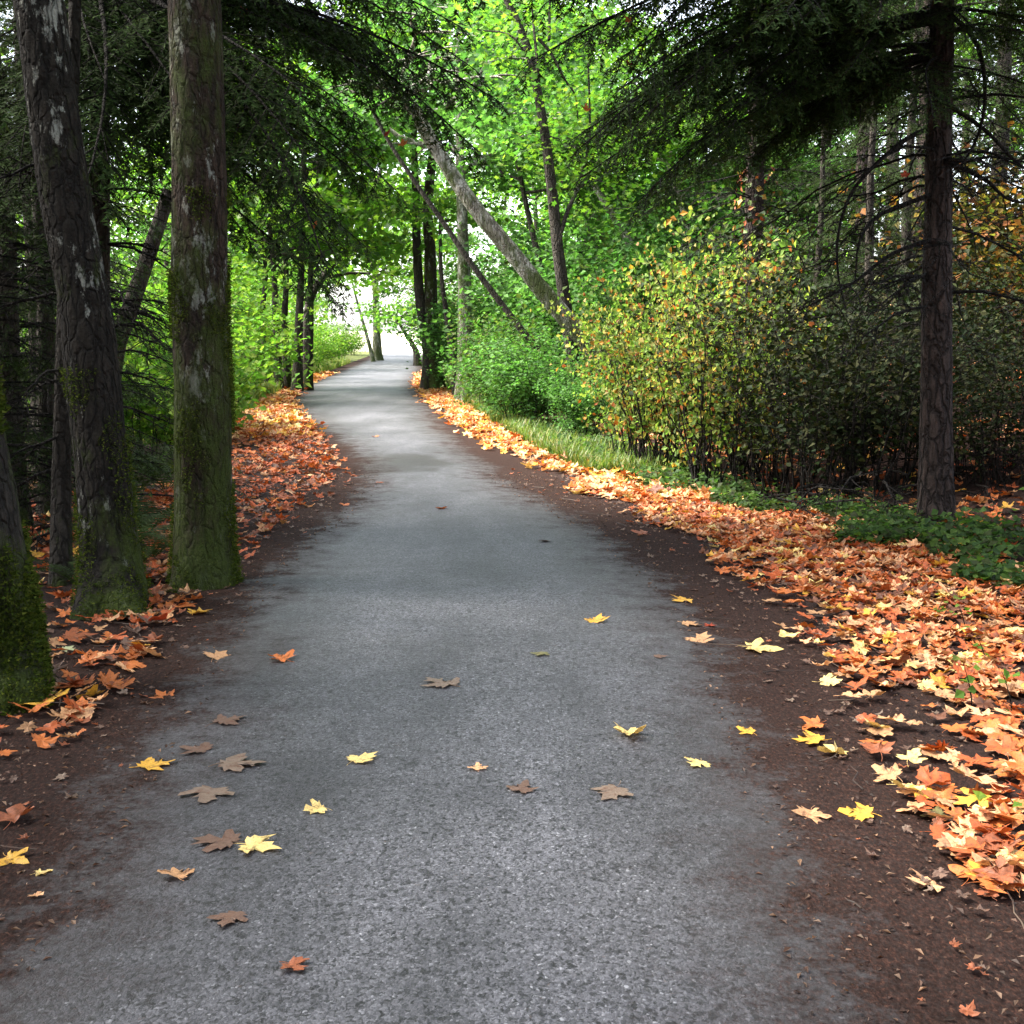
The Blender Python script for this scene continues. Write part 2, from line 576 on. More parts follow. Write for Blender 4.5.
# lobed blade for maples
LOBE_V = np.array([[0, 0, 0], [.42, .02, .06], [.30, .30, .03], [.55, .62, .05], [.2, .62, .02], [0, 1.0, -.05], [-.2, .62, .02], [-.55, .62, .05], [-.30, .30, .03], [-.42, .02, .06]])
LOBE_T = np.array([[0, 1, 2], [0, 2, 8], [0, 8, 9], [2, 3, 4], [2, 4, 6], [2, 6, 8], [4, 5, 6], [6, 7, 8]])


def leaves(mb, pos, nor, size, cols, tv=SIMPLE_V, tq=SIMPLE_Q, tt=None, r=rng):
    n = len(pos)
    a, b, c = frames(nor, r.uniform(0, 2 * math.pi, n))
    S = np.asarray(size)[:, None, None]
    V = pos[:, None, :] + S * (tv[None, :, 0:1] * a[:, None] + (tv[None, :, 1:2] - 0.4) * b[:, None] + tv[None, :, 2:3] * c[:, None])
    k = len(tv)
    off = (np.arange(n) * k)[:, None, None]
    Q = (tq[None] + off).reshape(-1, 4) if tq is not None else None
    T = (tt[None] + off).reshape(-1, 3) if tt is not None else None
    mb.add(V.reshape(-1, 3), Q, T, np.repeat(cols, k, axis=0))


def pick(cols, n, r=rng, jit=0.25, w=None):
    cols = np.asarray(cols, dtype=float)
    i = r.choice(len(cols), n, p=w)
    return cols[i] * r.uniform(1 - jit, 1 + jit, (n, 1))


GREEN = [(0.075, 0.175, 0.022), (0.11, 0.225, 0.028), (0.06, 0.14, 0.024), (0.15, 0.24, 0.03)]
GREEN_Y = [(0.11, 0.23, 0.028), (0.14, 0.25, 0.03), (0.08, 0.18, 0.025), (0.17, 0.25, 0.035)]
GREEN_C = [(0.065, 0.165, 0.04), (0.10, 0.21, 0.05), (0.065, 0.14, 0.035)]
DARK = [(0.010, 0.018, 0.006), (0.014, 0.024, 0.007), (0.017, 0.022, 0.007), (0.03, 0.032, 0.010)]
AUTUMN = [(0.20, 0.25, 0.055), (0.14, 0.22, 0.05), (0.31, 0.25, 0.07), (0.30, 0.14, 0.025), (0.28, 0.08, 0.02), (0.07, 0.12, 0.02), (0.19, 0.10, 0.04)]
AUT_W = [0.30, 0.28, 0.13, 0.07, 0.04, 0.13, 0.05]
GOLD = [(0.20, 0.14, 0.03), (0.22, 0.09, 0.025), (0.15, 0.14, 0.03), (0.09, 0.08, 0.025), (0.16, 0.06, 0.02), (.06,.08,.02)]


def trunk_path(h, lean=(0, 0), wig=0.15, n=9, r=rng):
    z = np.linspace(0, h, n)
    x = lean[0] * z / h + np.cumsum(r.normal(0, wig / n, n)) * 2
    y = lean[1] * z / h + np.cumsum(r.normal(0, wig / n, n)) * 2
    x -= x[0]; y -= y[0]
    return np.stack([x, y, z], -1)


def wood_tube(mb, pts, r0, r1, sides=9, flare=0.35, fh=0.35, n=22, rough=0.05, seed=0):
    """a trunk with a flared, slightly lumpy surface"""
    c = curve(pts, n)
    s = np.linspace(0, 1, n)
    rad = r0 + (r1 - r0) * s ** 0.85
    L = np.concatenate([[0], np.cumsum(np.linalg.norm(np.diff(c, axis=0), axis=1))])
    rad = rad * (1 + flare * np.exp(-L / fh))
    n0 = mb.n
    tube(mb, c, rad, sides)
    V = mb.V[-1].reshape(n, sides, 3).astype(np.float64)
    out = V - c[:, None, :]
    ang = np.arange(sides) / sides * 2 * math.pi
    rr = np.random.default_rng(seed + 3)
    ph = rr.uniform(0, 6.3, 6)
    lob = np.cos(ang[None] * 5 + ph[0] + 0.6 * L[:, None]) * 0.5 + np.cos(ang[None] * 3 + ph[1]) * 0.5
    ff = flare * np.exp(-L / (fh * 0.8))[:, None] * lob * 0.5
    nzv = np.zeros((n, sides))
    for i in range(n):
        for k in range(sides):
            q = V[i, k]
            nzv[i, k] = noise.noise(Vector((q[0] * 6 + seed, q[1] * 6, q[2] * 1.6))) * 1.0 + 0.5 * noise.noise(Vector((q[0] * 17 + seed, q[1] * 17, q[2] * 4)))
            if sides > 40:
                nzv[i, k] += 0.55 * (0.5 - abs(noise.noise(Vector((q[0] * 42 + seed, q[1] * 42, q[2] * 7)))) * 2)
    V = c[:, None, :] + out * (1 + ff + rough * nzv)[:, :, None]
    mb.V[-1] = V.reshape(-1, 3).astype(np.float32)
    return c


def decid(seed, h, r0, z0, Rad, nl, nleaf, ls, cols, path=None, spread=0.4, sides=8, lobed=False, updown=(10, 50), w=None, rtop=0.25, droop=0.25, zs=0.5, crown_only_above=None):
    """broad-leaved tree: returns the wood and the foliage"""
    r = np.random.default_rng(seed)
    wood, fol = MB(), MB()
    pts = trunk_path(h, (0, 0), 0.5, 9, r) if path is None else np.asarray(path, float)
    c = wood_tube(wood, pts, r0, r0 * rtop, sides, 0.4, 0.4, 26, 0.05, seed)
    zc = c[:, 2]
    anch = []
    for i in range(nl):
        f = (i + r.uniform(0, 0.9)) / nl
        zz = z0 + (zc[-1] - z0) * f
        k = int(np.argmin(np.abs(zc - zz)))
        o = c[k]
        az = i * 2.4 + r.uniform(-0.5, 0.5)
        e = R(r.uniform(*updown))
        ln = Rad * (0.45 + 0.75 * math.sin(math.pi * min(0.98, 0.25 + 0.72 * f))) * r.uniform(0.7, 1.1)
        dv = np.array([math.cos(az) * math.cos(e), math.sin(az) * math.cos(e), math.sin(e)])
        s = np.linspace(0, 1, 7)
        lp = o + dv * ln * s[:, None] + np.array([0, 0, -1]) * (droop * ln * s ** 2)[:, None] + np.cumsum(r.normal(0, 0.03 * ln, (7, 3)), 0) * (s[:, None] > 0)
        lr = max(0.012, r0 * (0.38 - 0.2 * f))
        tube(wood, lp, lr * (1 - 0.85 * s) + 0.004, 5)
        anch.append(lp[-1]); anch.append(lp[-2])
        for j in range(6):
            q = r.integers(2, 7)
            a2 = az + r.choice([-1, 1]) * R(r.uniform(30, 80))
            l2 = ln * r.uniform(0.25, 0.5)
            d2 = np.array([math.cos(a2), math.sin(a2), r.uniform(-0.15, 0.45)])
            sp = lp[q] + d2 * l2 * np.linspace(0, 1, 5)[:, None] + np.array([0, 0, -1]) * (0.2 * l2 * np.linspace(0, 1, 5) ** 2)[:, None]
            tube(wood, sp, np.linspace(lr * 0.4, 0.004, 5), 4)
            anch += [sp[2], sp[3], sp[4], sp[4] + r.normal(0, .1, 3)]
    anch = np.array(anch)
    wgt = r.uniform(0.2, 1.0, len(anch)) ** 1.5
    i = r.choice(len(anch), nleaf, p=wgt / wgt.sum())
    pos = anch[i] + r.normal(0, 1, (nleaf, 3)) * np.array([spread, spread, spread * zs])
    keep = pos[:, 2] > 0.3
    pos = pos[keep]
    n = len(pos)
    nor = np.stack([r.normal(0, .9, n), r.normal(0, .9, n), np.ones(n)], -1)
    tone = r.uniform(0.75, 1.25, len(anch))[i[keep]][:, None]
    cc = pick(cols, n, r, 0.2, w) * tone
    if lobed:
        leaves(fol, pos, nor, r.uniform(0.7, 1.25, n) * ls, cc, LOBE_V, None, LOBE_T, r)
    else:
        leaves(fol, pos, nor, r.uniform(0.7, 1.25, n) * ls, cc, SIMPLE_V * np.array([1.35, 1, 1]), SIMPLE_Q, None, r)
    return wood, fol


# ------------------------------------------------------------------ conifers
NCOL = [(0.018, 0.034, 0.010), (0.025, 0.045, 0.012), (0.03, 0.05, 0.014), (0.022, 0.030, 0.010)]


def bough(seed, L, droop=0.5, rise=0.1, lod=1.0, side=0.6):
    """one flat drooping conifer bough along +x: (wood, needles)"""
    r = np.random.default_rng(seed)
    wood, nd = MB(), MB()
    s = np.linspace(0, 1, 12)
    main = np.stack([L * s, 0.08 * L * np.sin(s * 3 + r.uniform(0, 6)) * s, L * (rise * s - droop * s ** 2)], -1)
    tube(wood, main, 0.018 * (L / 2.5) * (1 - 0.9 * s) + 0.002, 5)
    starts, dirs, lens = [], [], []
    st = 0.075 / lod
    tt = np.arange(0.16, 1.0, st / L)
    for q in tt:
        for sg in (-1, 1):
            if r.random() < 0.12:
                continue
            t_ = min(1, q + r.uniform(0, .02))
            o = np.array([np.interp(t_, s, main[:, k]) for k in range(3)])
            tg = nrm(np.array([np.interp(min(1, t_ + .05), s, main[:, k]) for k in range(3)]) - o) if t_ < 0.97 else nrm(main[-1] - main[-2])
            an = R(r.uniform(42, 68))
            sv = np.array([-tg[1], tg[0], 0])
            dv = tg * math.cos(an) + sg * sv * math.sin(an) + np.array([0, 0, r.uniform(-0.5, 0.05)])
            ln = side * (L / 2.5) * (0.25 + 0.9 * (1 - t_) ** 0.7) * r.uniform(0.6, 1.15)
            e1 = o + dv * ln + np.array([0, 0, -0.12 * ln])
            tube(wood, [o, o + dv * ln * .5, e1], [0.004, 0.003, 0.0015], 3)
            starts.append(o); dirs.append(nrm(e1 - o)); lens.append(ln)
            m_ = max(1, int(ln / (0.034 / lod)))
            for k in range(m_):
                f = (k + r.uniform(.2, .9)) / m_
                o2 = o + (e1 - o) * f
                s2 = r.choice([-1, 1])
                d1 = nrm(e1 - o)
                sv2 = np.array([-d1[1], d1[0], 0])
                d2 = nrm(d1 * 0.65 + s2 * sv2 * 0.75 + np.array([0, 0, r.uniform(-.8, .15)]))
                starts.append(o2); dirs.append(d2); lens.append(0.2 * (1 - 0.5 * f) * r.uniform(.6, 1.3))
    starts, dirs, lens = np.array(starts), np.array(dirs), np.array(lens)
    step = 0.008 / lod
    cnt = np.maximum(2, (lens / step).astype(int))
    k = np.repeat(np.arange(len(starts)), cnt)
    n = len(k)
    f = r.uniform(0.03, 1, n)
    base = starts[k] + dirs[k] * (lens[k] * f)[:, None]
    dv = dirs[k]
    sv = nrm(np.cross(dv, np.array([0, 0, 1.0])))
    upv = np.cross(sv, dv)
    a = r.choice([-1, 1], n)[:, None]
    ndv = nrm(dv * 0.7 + sv * a * r.uniform(0.4, 1, (n, 1)) + upv * r.normal(0.05, 0.35, (n, 1)))
    ln = r.uniform(0.022, 0.040, n)[:, None] / lod ** 0.6
    wd = 0.0042 / lod ** 0.8
    wv = nrm(np.cross(ndv, upv)) * wd
    V = np.stack([base - wv, base + ndv * ln, base + wv], 1).reshape(-1, 3)
    T = np.arange(n * 3).reshape(-1, 3)
    tip = 1 + 0.5 * (f > 0.8)
    cc = pick(NCOL, n, r, 0.25) * tip[:, None] * np.repeat(r.uniform(0.7, 1.3, len(starts)), cnt)[:, None]
    nd.add(V, None, T, np.repeat(cc, 3, axis=0))
    return wood, nd


BOUGHS = [bough(40 + i, 2.6, [0.3, 0.38, 0.22, 0.34][i], [0.08, 0.06, 0.0, 0.1][i], 0.62, 0.75) for i in range(4)]
BOUGHS_LO = [bough(60 + i, 2.6, [0.4, 0.5, 0.3][i], 0.12, 0.5, 0.7) for i in range(3)]


def rotz_m(a):
    c, s = math.cos(a), math.sin(a)
    return np.array([[c, -s, 0], [s, c, 0], [0, 0, 1.0]])


def pitch_m(a):
    c, s = math.cos(a), math.sin(a)
    return np.array([[c, 0, -s], [0, 1, 0], [s, 0, c]])


def roll_m(a):
    c, s = math.cos(a), math.sin(a)
    return np.array([[1, 0, 0], [0, c, -s], [0, s, c]])


def conifer(seed, h, r0, z0, L0, nb, lod, path=None, explicit=(), dead=14, dead_z=(0.6, 3.0), sides=10, rough=0.05, zhi=None, az_skip=None, deadL=(0.5, 1.3), rings=26):
    r = np.random.default_rng(seed)
    wood, nd, dd = MB(), MB(), MB()
    pts = trunk_path(h, (0, 0), 0.15, 9, r) if path is None else np.asarray(path, float)
    c = wood_tube(wood, pts, r0, r0 * (0.12 if zhi is None else 0.4), sides, 0.22, 0.25, rings, rough, seed)
    zc = c[:, 2]

    def at(z):
        return np.array([np.interp(z, zc, c[:, 0]), np.interp(z, zc, c[:, 1]), z])
    lst = []
    for i in range(nb):
        f = (i + r.uniform(0, .8)) / nb
        z = z0 + ((zhi or h * 0.97) - z0) * f
        L = L0 * (1 - 0.8 * (z - z0) / max(1e-3, h - z0)) * r.uniform(.75, 1.1)
        az = i * 2.4 + r.uniform(-.4, .4)
        if az_skip and az_skip(az % (2 * math.pi), z):
            continue
        lst.append((az, z, L, r.uniform(-4, 6), lod))
    for e in explicit:
        lst.append((*e, 1.0) if len(e) == 4 else e)
    for az, z, L, pit, q in lst:
        bw, bn = (BOUGHS if q >= 1 else BOUGHS_LO)[r.integers(0, 4 if q >= 1 else 3)]
        Mx = rotz_m(az) @ pitch_m(R(pit)) @ roll_m(R(r.uniform(-14, 14))) * (L / 2.6)
        nd.merge(bn, Mx, at(z))
        dd.merge(bw, Mx, at(z))
    for i in range(dead):
        z = r.uniform(*dead_z)
        az = r.uniform(0, 2 * math.pi)
        dead_branch(dd, at(z), az, r.uniform(*deadL), r)
    return wood, nd, dd


def dead_branch(mb, o, az, L, r, droop=0.45, rad=0.011, tw=9):
    s = np.linspace(0, 1, 8)
    dv = np.array([math.cos(az), math.sin(az), r.uniform(-0.1, 0.35)])
    p = o + dv * L * s[:, None] + np.array([0, 0, -1]) * (droop * L * s ** 2)[:, None] + np.cumsum(r.normal(0, 0.018 * L, (8, 3)), 0)
    tube(mb, p, rad * (1 - .85 * s) + .0015, 5)
    for j in range(tw):
        q = r.integers(2, 8)
        a2 = az + r.choice([-1, 1]) * r.uniform(.3, 1.2)
        l2 = L * r.uniform(.15, .5)
        s2 = np.linspace(0, 1, 5)
        d2 = np.array([math.cos(a2), math.sin(a2), r.uniform(-.5, .2)])
        pp = p[q] + d2 * l2 * s2[:, None] + np.array([0, 0, -1]) * (0.3 * l2 * s2 ** 2)[:, None] + np.cumsum(r.normal(0, .02 * L, (5, 3)), 0) * (s2[:, None] > 0)
        tube(mb, pp, .004 * (1 - .7 * s2) + .0012, 3)
        for k in range(2):
            a3 = a2 + r.uniform(-1, 1)
            d3 = np.array([math.cos(a3), math.sin(a3), r.uniform(-.6, .2)]) * l2 * .5
            o3 = pp[r.integers(1, 5)]
            tube(mb, [o3, o3 + d3 * .5, o3 + d3 + np.array([0, 0, -.05])], [.0025, .002, .001], 3)


# ------------------------------------------------------------------ shrubs
def shrub(seed, h, w, nst, nleaf, ls, cols, wt=None, twig_r=0.006, low=0.1, spread=0.1, shape=1.6, hang=0.0, upright=0.5, tilt=.7):
    r = np.random.default_rng(seed)
    st, fol = MB(), MB()
    anch = []
    for i in range(nst):
        az = r.uniform(0, 2 * math.pi)
        b = np.array([math.cos(az), math.sin(az), 0]) * w * 0.28 * math.sqrt(r.uniform(0, 1))
        top = b * r.uniform(1.0, 2.4) + np.array([math.cos(az), math.sin(az), 0]) * w * 0.32 * r.uniform(0, 1) * (1 - upright) * 2
        hh = h * r.uniform(0.55, 1.05)
        s = np.linspace(0, 1, 8)
        p = b + (top - b) * (s ** shape)[:, None] + np.array([0, 0, 1]) * (hh * s)[:, None] + np.cumsum(r.normal(0, .02 * h, (8, 3)), 0) * (s[:, None] > 0)
        tube(st, p, twig_r * (1.2 - s), 4)
        for j in range(7):
            q = r.integers(2, 8)
            a2 = r.uniform(0, 6.28)
            l2 = r.uniform(.12, .38) * w
            d2 = np.array([math.cos(a2), math.sin(a2), r.uniform(0.0, 1.0)])
            s2 = np.linspace(0, 1, 4)
            pp = p[q] + d2 * l2 * s2[:, None] - np.array([0, 0, 1]) * (.35 * l2 * s2 ** 2)[:, None]
            tube(st, pp, twig_r * .45 * (1.2 - s2), 3)
            anch += [pp[1], pp[2], pp[3], pp[3]]
        anch += [p[4], p[5], p[6], p[7]]
    anch = np.array(anch)
    anch = anch[anch[:, 2] > low * h]
    wgt = r.uniform(.12, 1, len(anch)) ** 3
    i = r.choice(len(anch), nleaf, p=wgt / wgt.sum())
    pos = anch[i] + r.normal(0, spread, (nleaf, 3))
    pos[:, 2] = np.maximum(pos[:, 2], 0.04)
    nor = np.stack([r.normal(0, tilt, nleaf), r.normal(0, tilt, nleaf), np.ones(nleaf) * (1 - hang)], -1)
    cc = pick(cols, nleaf, r, .25, wt) * r.uniform(.75, 1.25, len(anch))[i][:, None]
    leaves(fol, pos, nor, r.uniform(.6, 1.3, nleaf) * ls, cc, SIMPLE_V * np.array([1.15, 1, 1]), SIMPLE_Q, None, r)
    return st, fol


def put_tree(name, label, cat, loc, parts, rotz=0.0, group=None):
    t_ = thing(name, label, cat, loc, rotz, group)
    for pn, mb_, mt, sm in parts:
        if mb_.n:
            mb_.build(pn, mt, t_, sm)
    return t_


def rel(pts, base):
    return np.asarray(pts, float) - np.asarray(base, float)


def moss_tufts(wood, sides, n, zmax, seed, thr=0.0, size=.013):
    """short moss growing out of a trunk's surface in patches"""
    r = np.random.default_rng(seed)
    V = wood.V[0].astype(np.float64).reshape(-1, sides, 3)
    c = V.mean(1, keepdims=True)
    out = nrm(V - c)
    P0, O0 = V.reshape(-1, 3), out.reshape(-1, 3)
    mk = np.array([noise.noise(Vector((q[0] * 5 + seed, q[1] * 5, q[2] * 1.7))) + .5 * noise.noise(Vector((q[0] * 14, q[1] * 14, q[2] * 6))) for q in P0])
    mk = mk + .35 * (1 - P0[:, 2] / zmax)
    ok = np.where((mk > thr) & (P0[:, 2] < zmax))[0]
    i = r.choice(ok, n)
    o = O0[i]
    pos = P0[i] + r.normal(0, .010, (n, 3)) + o * .003
    nor = nrm(np.cross(o, r.normal(0, 1, (n, 3))))
    mb = MB()
    L = r.uniform(.6, 1.4, n) * size
    dv = nrm(o * .8 + r.normal(0, .45, (n, 3)))
    sv = nrm(np.cross(dv, nor)) * (L * .32)[:, None]
    Vv = np.stack([pos - sv, pos + dv * L[:, None], pos + sv], 1).reshape(-1, 3)
    cc = pick([(.045, .068, .010), (.07, .095, .014), (.03, .045, .009), (.09, .105, .018)], n, r, .3)
    mb.add(Vv, None, np.arange(n * 3).reshape(-1, 3), np.repeat(cc, 3, axis=0))
    return mb


# ================================================================== LEFT FOREGROUND TREES
# the big mossy trunk beside the path
b = np.array(on(G(203, 585)))
pth = rel([b, P(203, 520, 7.55), P(203, 400, 7.5), P(200, 300, 7.5), P(199, 200, 7.5), P(197, 80, 7.5), P(194, -40, 7.5), P(192, -300, 7.5), P(196, -700, 7.6)], b); pth[0][2] = -0.12
wd_, fo_ = decid(101, 10, 0.168, 5.2, 2.6, 9, 5200, 0.17, GREEN, path=pth, spread=.45, sides=40, rtop=.6)
wood = MB(); wood_tube(wood, pth, 0.172, 0.14, 80, 0.38, 0.22, 380, 0.05, 101)
lim = MB(); V_, Q_, T_, C_ = wd_.arrays(); nring = 26 * 40
keep = (Q_ >= nring).all(1); lim.add(V_, Q_[keep])
mossy = put_tree('maple_tree', 'straight mossy green trunk with pale lichen blotches at the left edge of the path', 'tree', b,
                 [('trunk', wood, M['bark_mossy'], True), ('moss', moss_tufts(wood, 80, 26000, 2.3, 1, .2), M['moss'], False), ('limbs', lim, M['bark_mossy'], True), ('crown', fo_, M['maple_leaf'], False)])
# trunk cut by the left border
b = np.array(on(G(2, 700)))
pth = rel([b, P(0, 640, 5.25), P(-12, 560, 5.25), P(-24, 470, 5.25), P(-38, 390, 5.25), P(-60, 250, 5.3), P(-100, 0, 5.4), P(-140, -300, 5.5)], b); pth[0][2] = -0.12
wood = MB(); wood_tube(wood, pth, 0.165, 0.11, 72, 0.3, 0.35, 260, 0.08, 102)
put_tree('leaning_tree', 'rough trunk with thick moss leaning out past the lower left border', 'tree', b, [('trunk', wood, M['bark_edge'], True), ('moss', moss_tufts(wood, 72, 20000, 1.5, 2, .2, .017), M['moss'], False)])
# the lichen-spotted leaning trunk
b = np.array(on(G(112, 612)))
pth = rel([b, P(111, 560, 6.95), P(104, 480, 6.95), P(95, 400, 6.95), P(84, 300, 6.95), P(66, 200, 6.95), P(52, 100, 6.95), P(38, 0, 6.95), P(20, -120, 6.95), P(-30, -400, 7)], b); pth[0][2] = -0.12
wood = MB(); wood_tube(wood, pth, 0.15, 0.12, 72, 0.55, 0.3, 300, 0.07, 103)
put_tree('leaning_tree', 'dark leaning trunk spotted with white lichen, second big trunk from the left border', 'tree', b, [('trunk', wood, M['bark_lichen'], True), ('moss', moss_tufts(wood, 72, 9000, 1.3, 3, .3), M['moss'], False)])
# thin conifer pole
b = np.array(on(G(60, 580)))
pth = rel([b, P(61, 500, 7.8), P(63, 400, 7.8), P(67, 250, 7.8), P(72, 100, 7.8), P(75, 0, 7.8), P(80, -300, 7.8)], b); pth[0][2] = -0.1
wd_, nd_, dd_ = conifer(104, 6, 0.07, 3.6, 1.5, 7, .5, path=pth, dead=26, dead_z=(0.5, 3.6), sides=18, zhi=5.4, deadL=(.3, .9), rings=60)
put_tree('young_fir', 'thin straight grey pole with dead side twigs beside the lichen-spotted leaning trunk', 'tree', b,
         [('trunk', wd_, M['bark_pole'], True), ('branches', dd_, M['twig'], True), ('crown', nd_, M['needle'], False)])
# fir whose boughs hang over the path from the left
b = np.array(on(G(98, 545)))
pth = rel([b, P(98, 480, 9.7), P(99, 300, 9.7), P(100, 150, 9.7), P(101, 0, 9.7), P(103, -300, 9.7), P(104, -800, 9.8)], b); pth[0][2] = -0.1
ex = []
er_ = np.random.default_rng(77)
for az, z, L, pit in [(-5, 3.25, 2.3, -8), (-20, 3.1, 2.1, -10), (8, 3.35, 2.3, -6), (-12, 3.5, 2.3, -6), (-32, 3.3, 2.1, -6), (2, 3.9, 2.6, -4), (-15, 4.0, 2.8, 0), (-28, 3.9, 2.5, 0), (12, 4.0, 2.6, 0),
                      (-2, 4.3, 2.8, 2), (-22, 4.4, 2.7, 2), (-45, 4.0, 2.5, 0), (-60, 3.6, 2.2, -8), (-62, 3.4, 2.1, -8), (-66, 3.7, 3.0, -8), (-60, 3.9, 3.2, -6), (-72, 3.8, 3.0, -8), (-50, 4.6, 2.5, 0), (20, 4.3, 2.4, 2), (-75, 3.8, 2.2, -4), (-35, 4.8, 2.6, 0),
                      (35, 3.6, 2.2, -6), (-90, 3.4, 2.0, -8), (-110, 3.2, 1.8, -8), (-70, 3.0, 1.7, -12), (150, 3.2, 1.9, -6), (190, 3.5, 2.2, -4), (230, 3.2, 2.0, -6)]:
    for _ in range(3):
        ex.append((R(az + er_.uniform(-12, 12)), z + er_.uniform(-.2, .45), L * er_.uniform(.6, 1.05), pit - 8 + er_.uniform(-8, 8)))
wd_, nd_, dd_ = conifer(105, 11, 0.105, 4.6, 2.7, 34, .5, path=pth, explicit=ex, dead=22, dead_z=(1.2, 3.6), sides=20, zhi=9, deadL=(.5, 1.2), rings=60)
fir_left = put_tree('fir_tree', 'dark fir whose feathery boughs hang out over the path from the left', 'tree', b,
                    [('trunk', wd_, M['bark_dark'], True), ('branches', dd_, M['twig'], True), ('crown', nd_, M['needle'], False)])
# slanting dead pole
b = np.array(on(P(96, 420, 14)))
pth = rel([b, P(114, 360, 14), P(130, 310, 14), P(150, 250, 14), P(170, 190, 14)], b); pth[0][2] = -.1
wood = MB(); wood_tube(wood, pth, 0.12, 0.07, 10, .2, .3, 30, .06, 106)
put_tree('slanting_tree', 'bare slanting trunk leaning right in the gap left of the straight mossy trunk', 'tree', b, [('trunk', wood, M['bark_dark'], True)])

# dark firs behind on the left
wd_, nd_, dd_ = conifer(110, 9, 0.12, 0.5, 2.0, 54, .5, dead=16, dead_z=(.3, 3), sides=10)
firA = put_tree('fir_tree', 'dark bushy fir filling the gap at the left border behind the leaning trunks', 'tree', on(P(10, 400, 11.5)),
                [('trunk', wd_, M['bark_dark'], True), ('branches', dd_, M['twig'], True), ('crown', nd_, M['needle'], False)])
DF = 'dark firs in the shade on the left'
FL = 'dark shaded fir deep at the far left of the wood, or an unseen one added for shade'
for px, Yd, rz, s in [(-60, 9.5, 1, .9), (40, 14, 2, 1.1), (-30, 15, 3, 1.2), (-110, 13, 4.2, 1.1), (15, 20, 5, 1.2), (45, 12, .7, .9), (-15, 10.2, 2.9, .9), (0, 17, 4.9, 1.3), (-60, 17, 3.6, 1.0)]:
    dup(firA, on(P(px, 400, Yd)), rz, s, FL, DF)
firA['group'] = DF
for px, Yd, rz, s in [(985, 17, 1, 1.1), (1040, 19, 2, 1.2), (885, 23, 3, 1.2), (820, 24, 4, 1.1), (862, 13.0, .5, .6), (900, 14.5, 1.7, .7), (815, 14.2, 2.9, .55)]:
    dup(firA, on(P(px, 400, Yd)), rz, s, 'dim fir deep in the wood on the slope at the right', 'dim firs on the right slope')
for x, y, rz, s in [(-4.6, 3.6, .5, .8), (-5.6, .4, 2.5, 1.0), (-3.4, -2.6, 4.0, 1.0), (-4.7, 7.3, 5.0, 1.0), (-6.0, 10, 2.0, 1.1), (-2.4, -5.0, 1.0, 1.2), (2.6, -4.2, 2.2, 1.2), (3.6, -1.8, 3.1, 1.0), (0.6, -7.5, 4.4, 1.3)]:  # unseen firs added around the viewpoint to shade foreground and left trunks
    dup(firA, on((x, y)), rz, s, FL, DF)

# unseen tall firs added to shade the near path and left trunks
wd_, nd_, dd_ = conifer(111, 13, 0.16, 4.0, 3.8, 66, .5, dead=0, sides=10)
shade_firB = put_tree('fir_tree', 'unseen tall fir added for shade beside the near end of the path on the left', 'tree', on((-2.6, -1.5)), [('trunk', wd_, M['bark_fir'], True), ('branches', dd_, M['twig'], True), ('crown', nd_, M['needle'], False)])
for k_, (x, y) in enumerate([(-7.5, 7.5), (-8, 10.5), (-10.5, 9), (-7, 3)]):  # more unseen firs, added outside the left border to block the sun
    dup(shade_firB, on((x, y)), 1.3 * k_, .95, 'unseen tall fir added for shade beyond the left border', 'unseen shade firs added beyond the left border')
for x, y, rz, lb in [(-4.6, 1.6, 1.1, 'unseen shade fir added outside the left border, nearest the viewpoint'), (-5.2, 5.2, 3.3, 'unseen shade fir added outside the left border beside the moss-thick leaning trunk'), (-2.4, .6, 4.6, 'unseen shade fir added outside the lower left corner, closest to the path')]:
    dup(shade_firB, on((x, y)), rz, .9, lb)
dup(shade_firB, on((2.6, 0.6)), 2.0, 1.0, 'unseen tall fir added for shade beside the near end of the path on the right side')
wd_, nd_, dd_ = conifer(112, 12, 0.16, 3.0, 4.3, 90, .5, dead=0, sides=10, az_skip=lambda a, z: R(15) < a < R(165) and z < 4.6)  # unseen broad firs added over the near path to darken it
shade_firC = put_tree('fir_tree', 'unseen broad fir added behind the viewpoint to shade the near path from the left', 'tree', on((-2.3, -.7)), [('trunk', wd_, M['bark_fir'], True), ('branches', dd_, M['twig'], True), ('crown', nd_, M['needle'], False)])
dup(shade_firC, on((2.5, -1.0)), 0.0, 1.0, 'unseen broad fir added behind the viewpoint to shade the near path from the right')
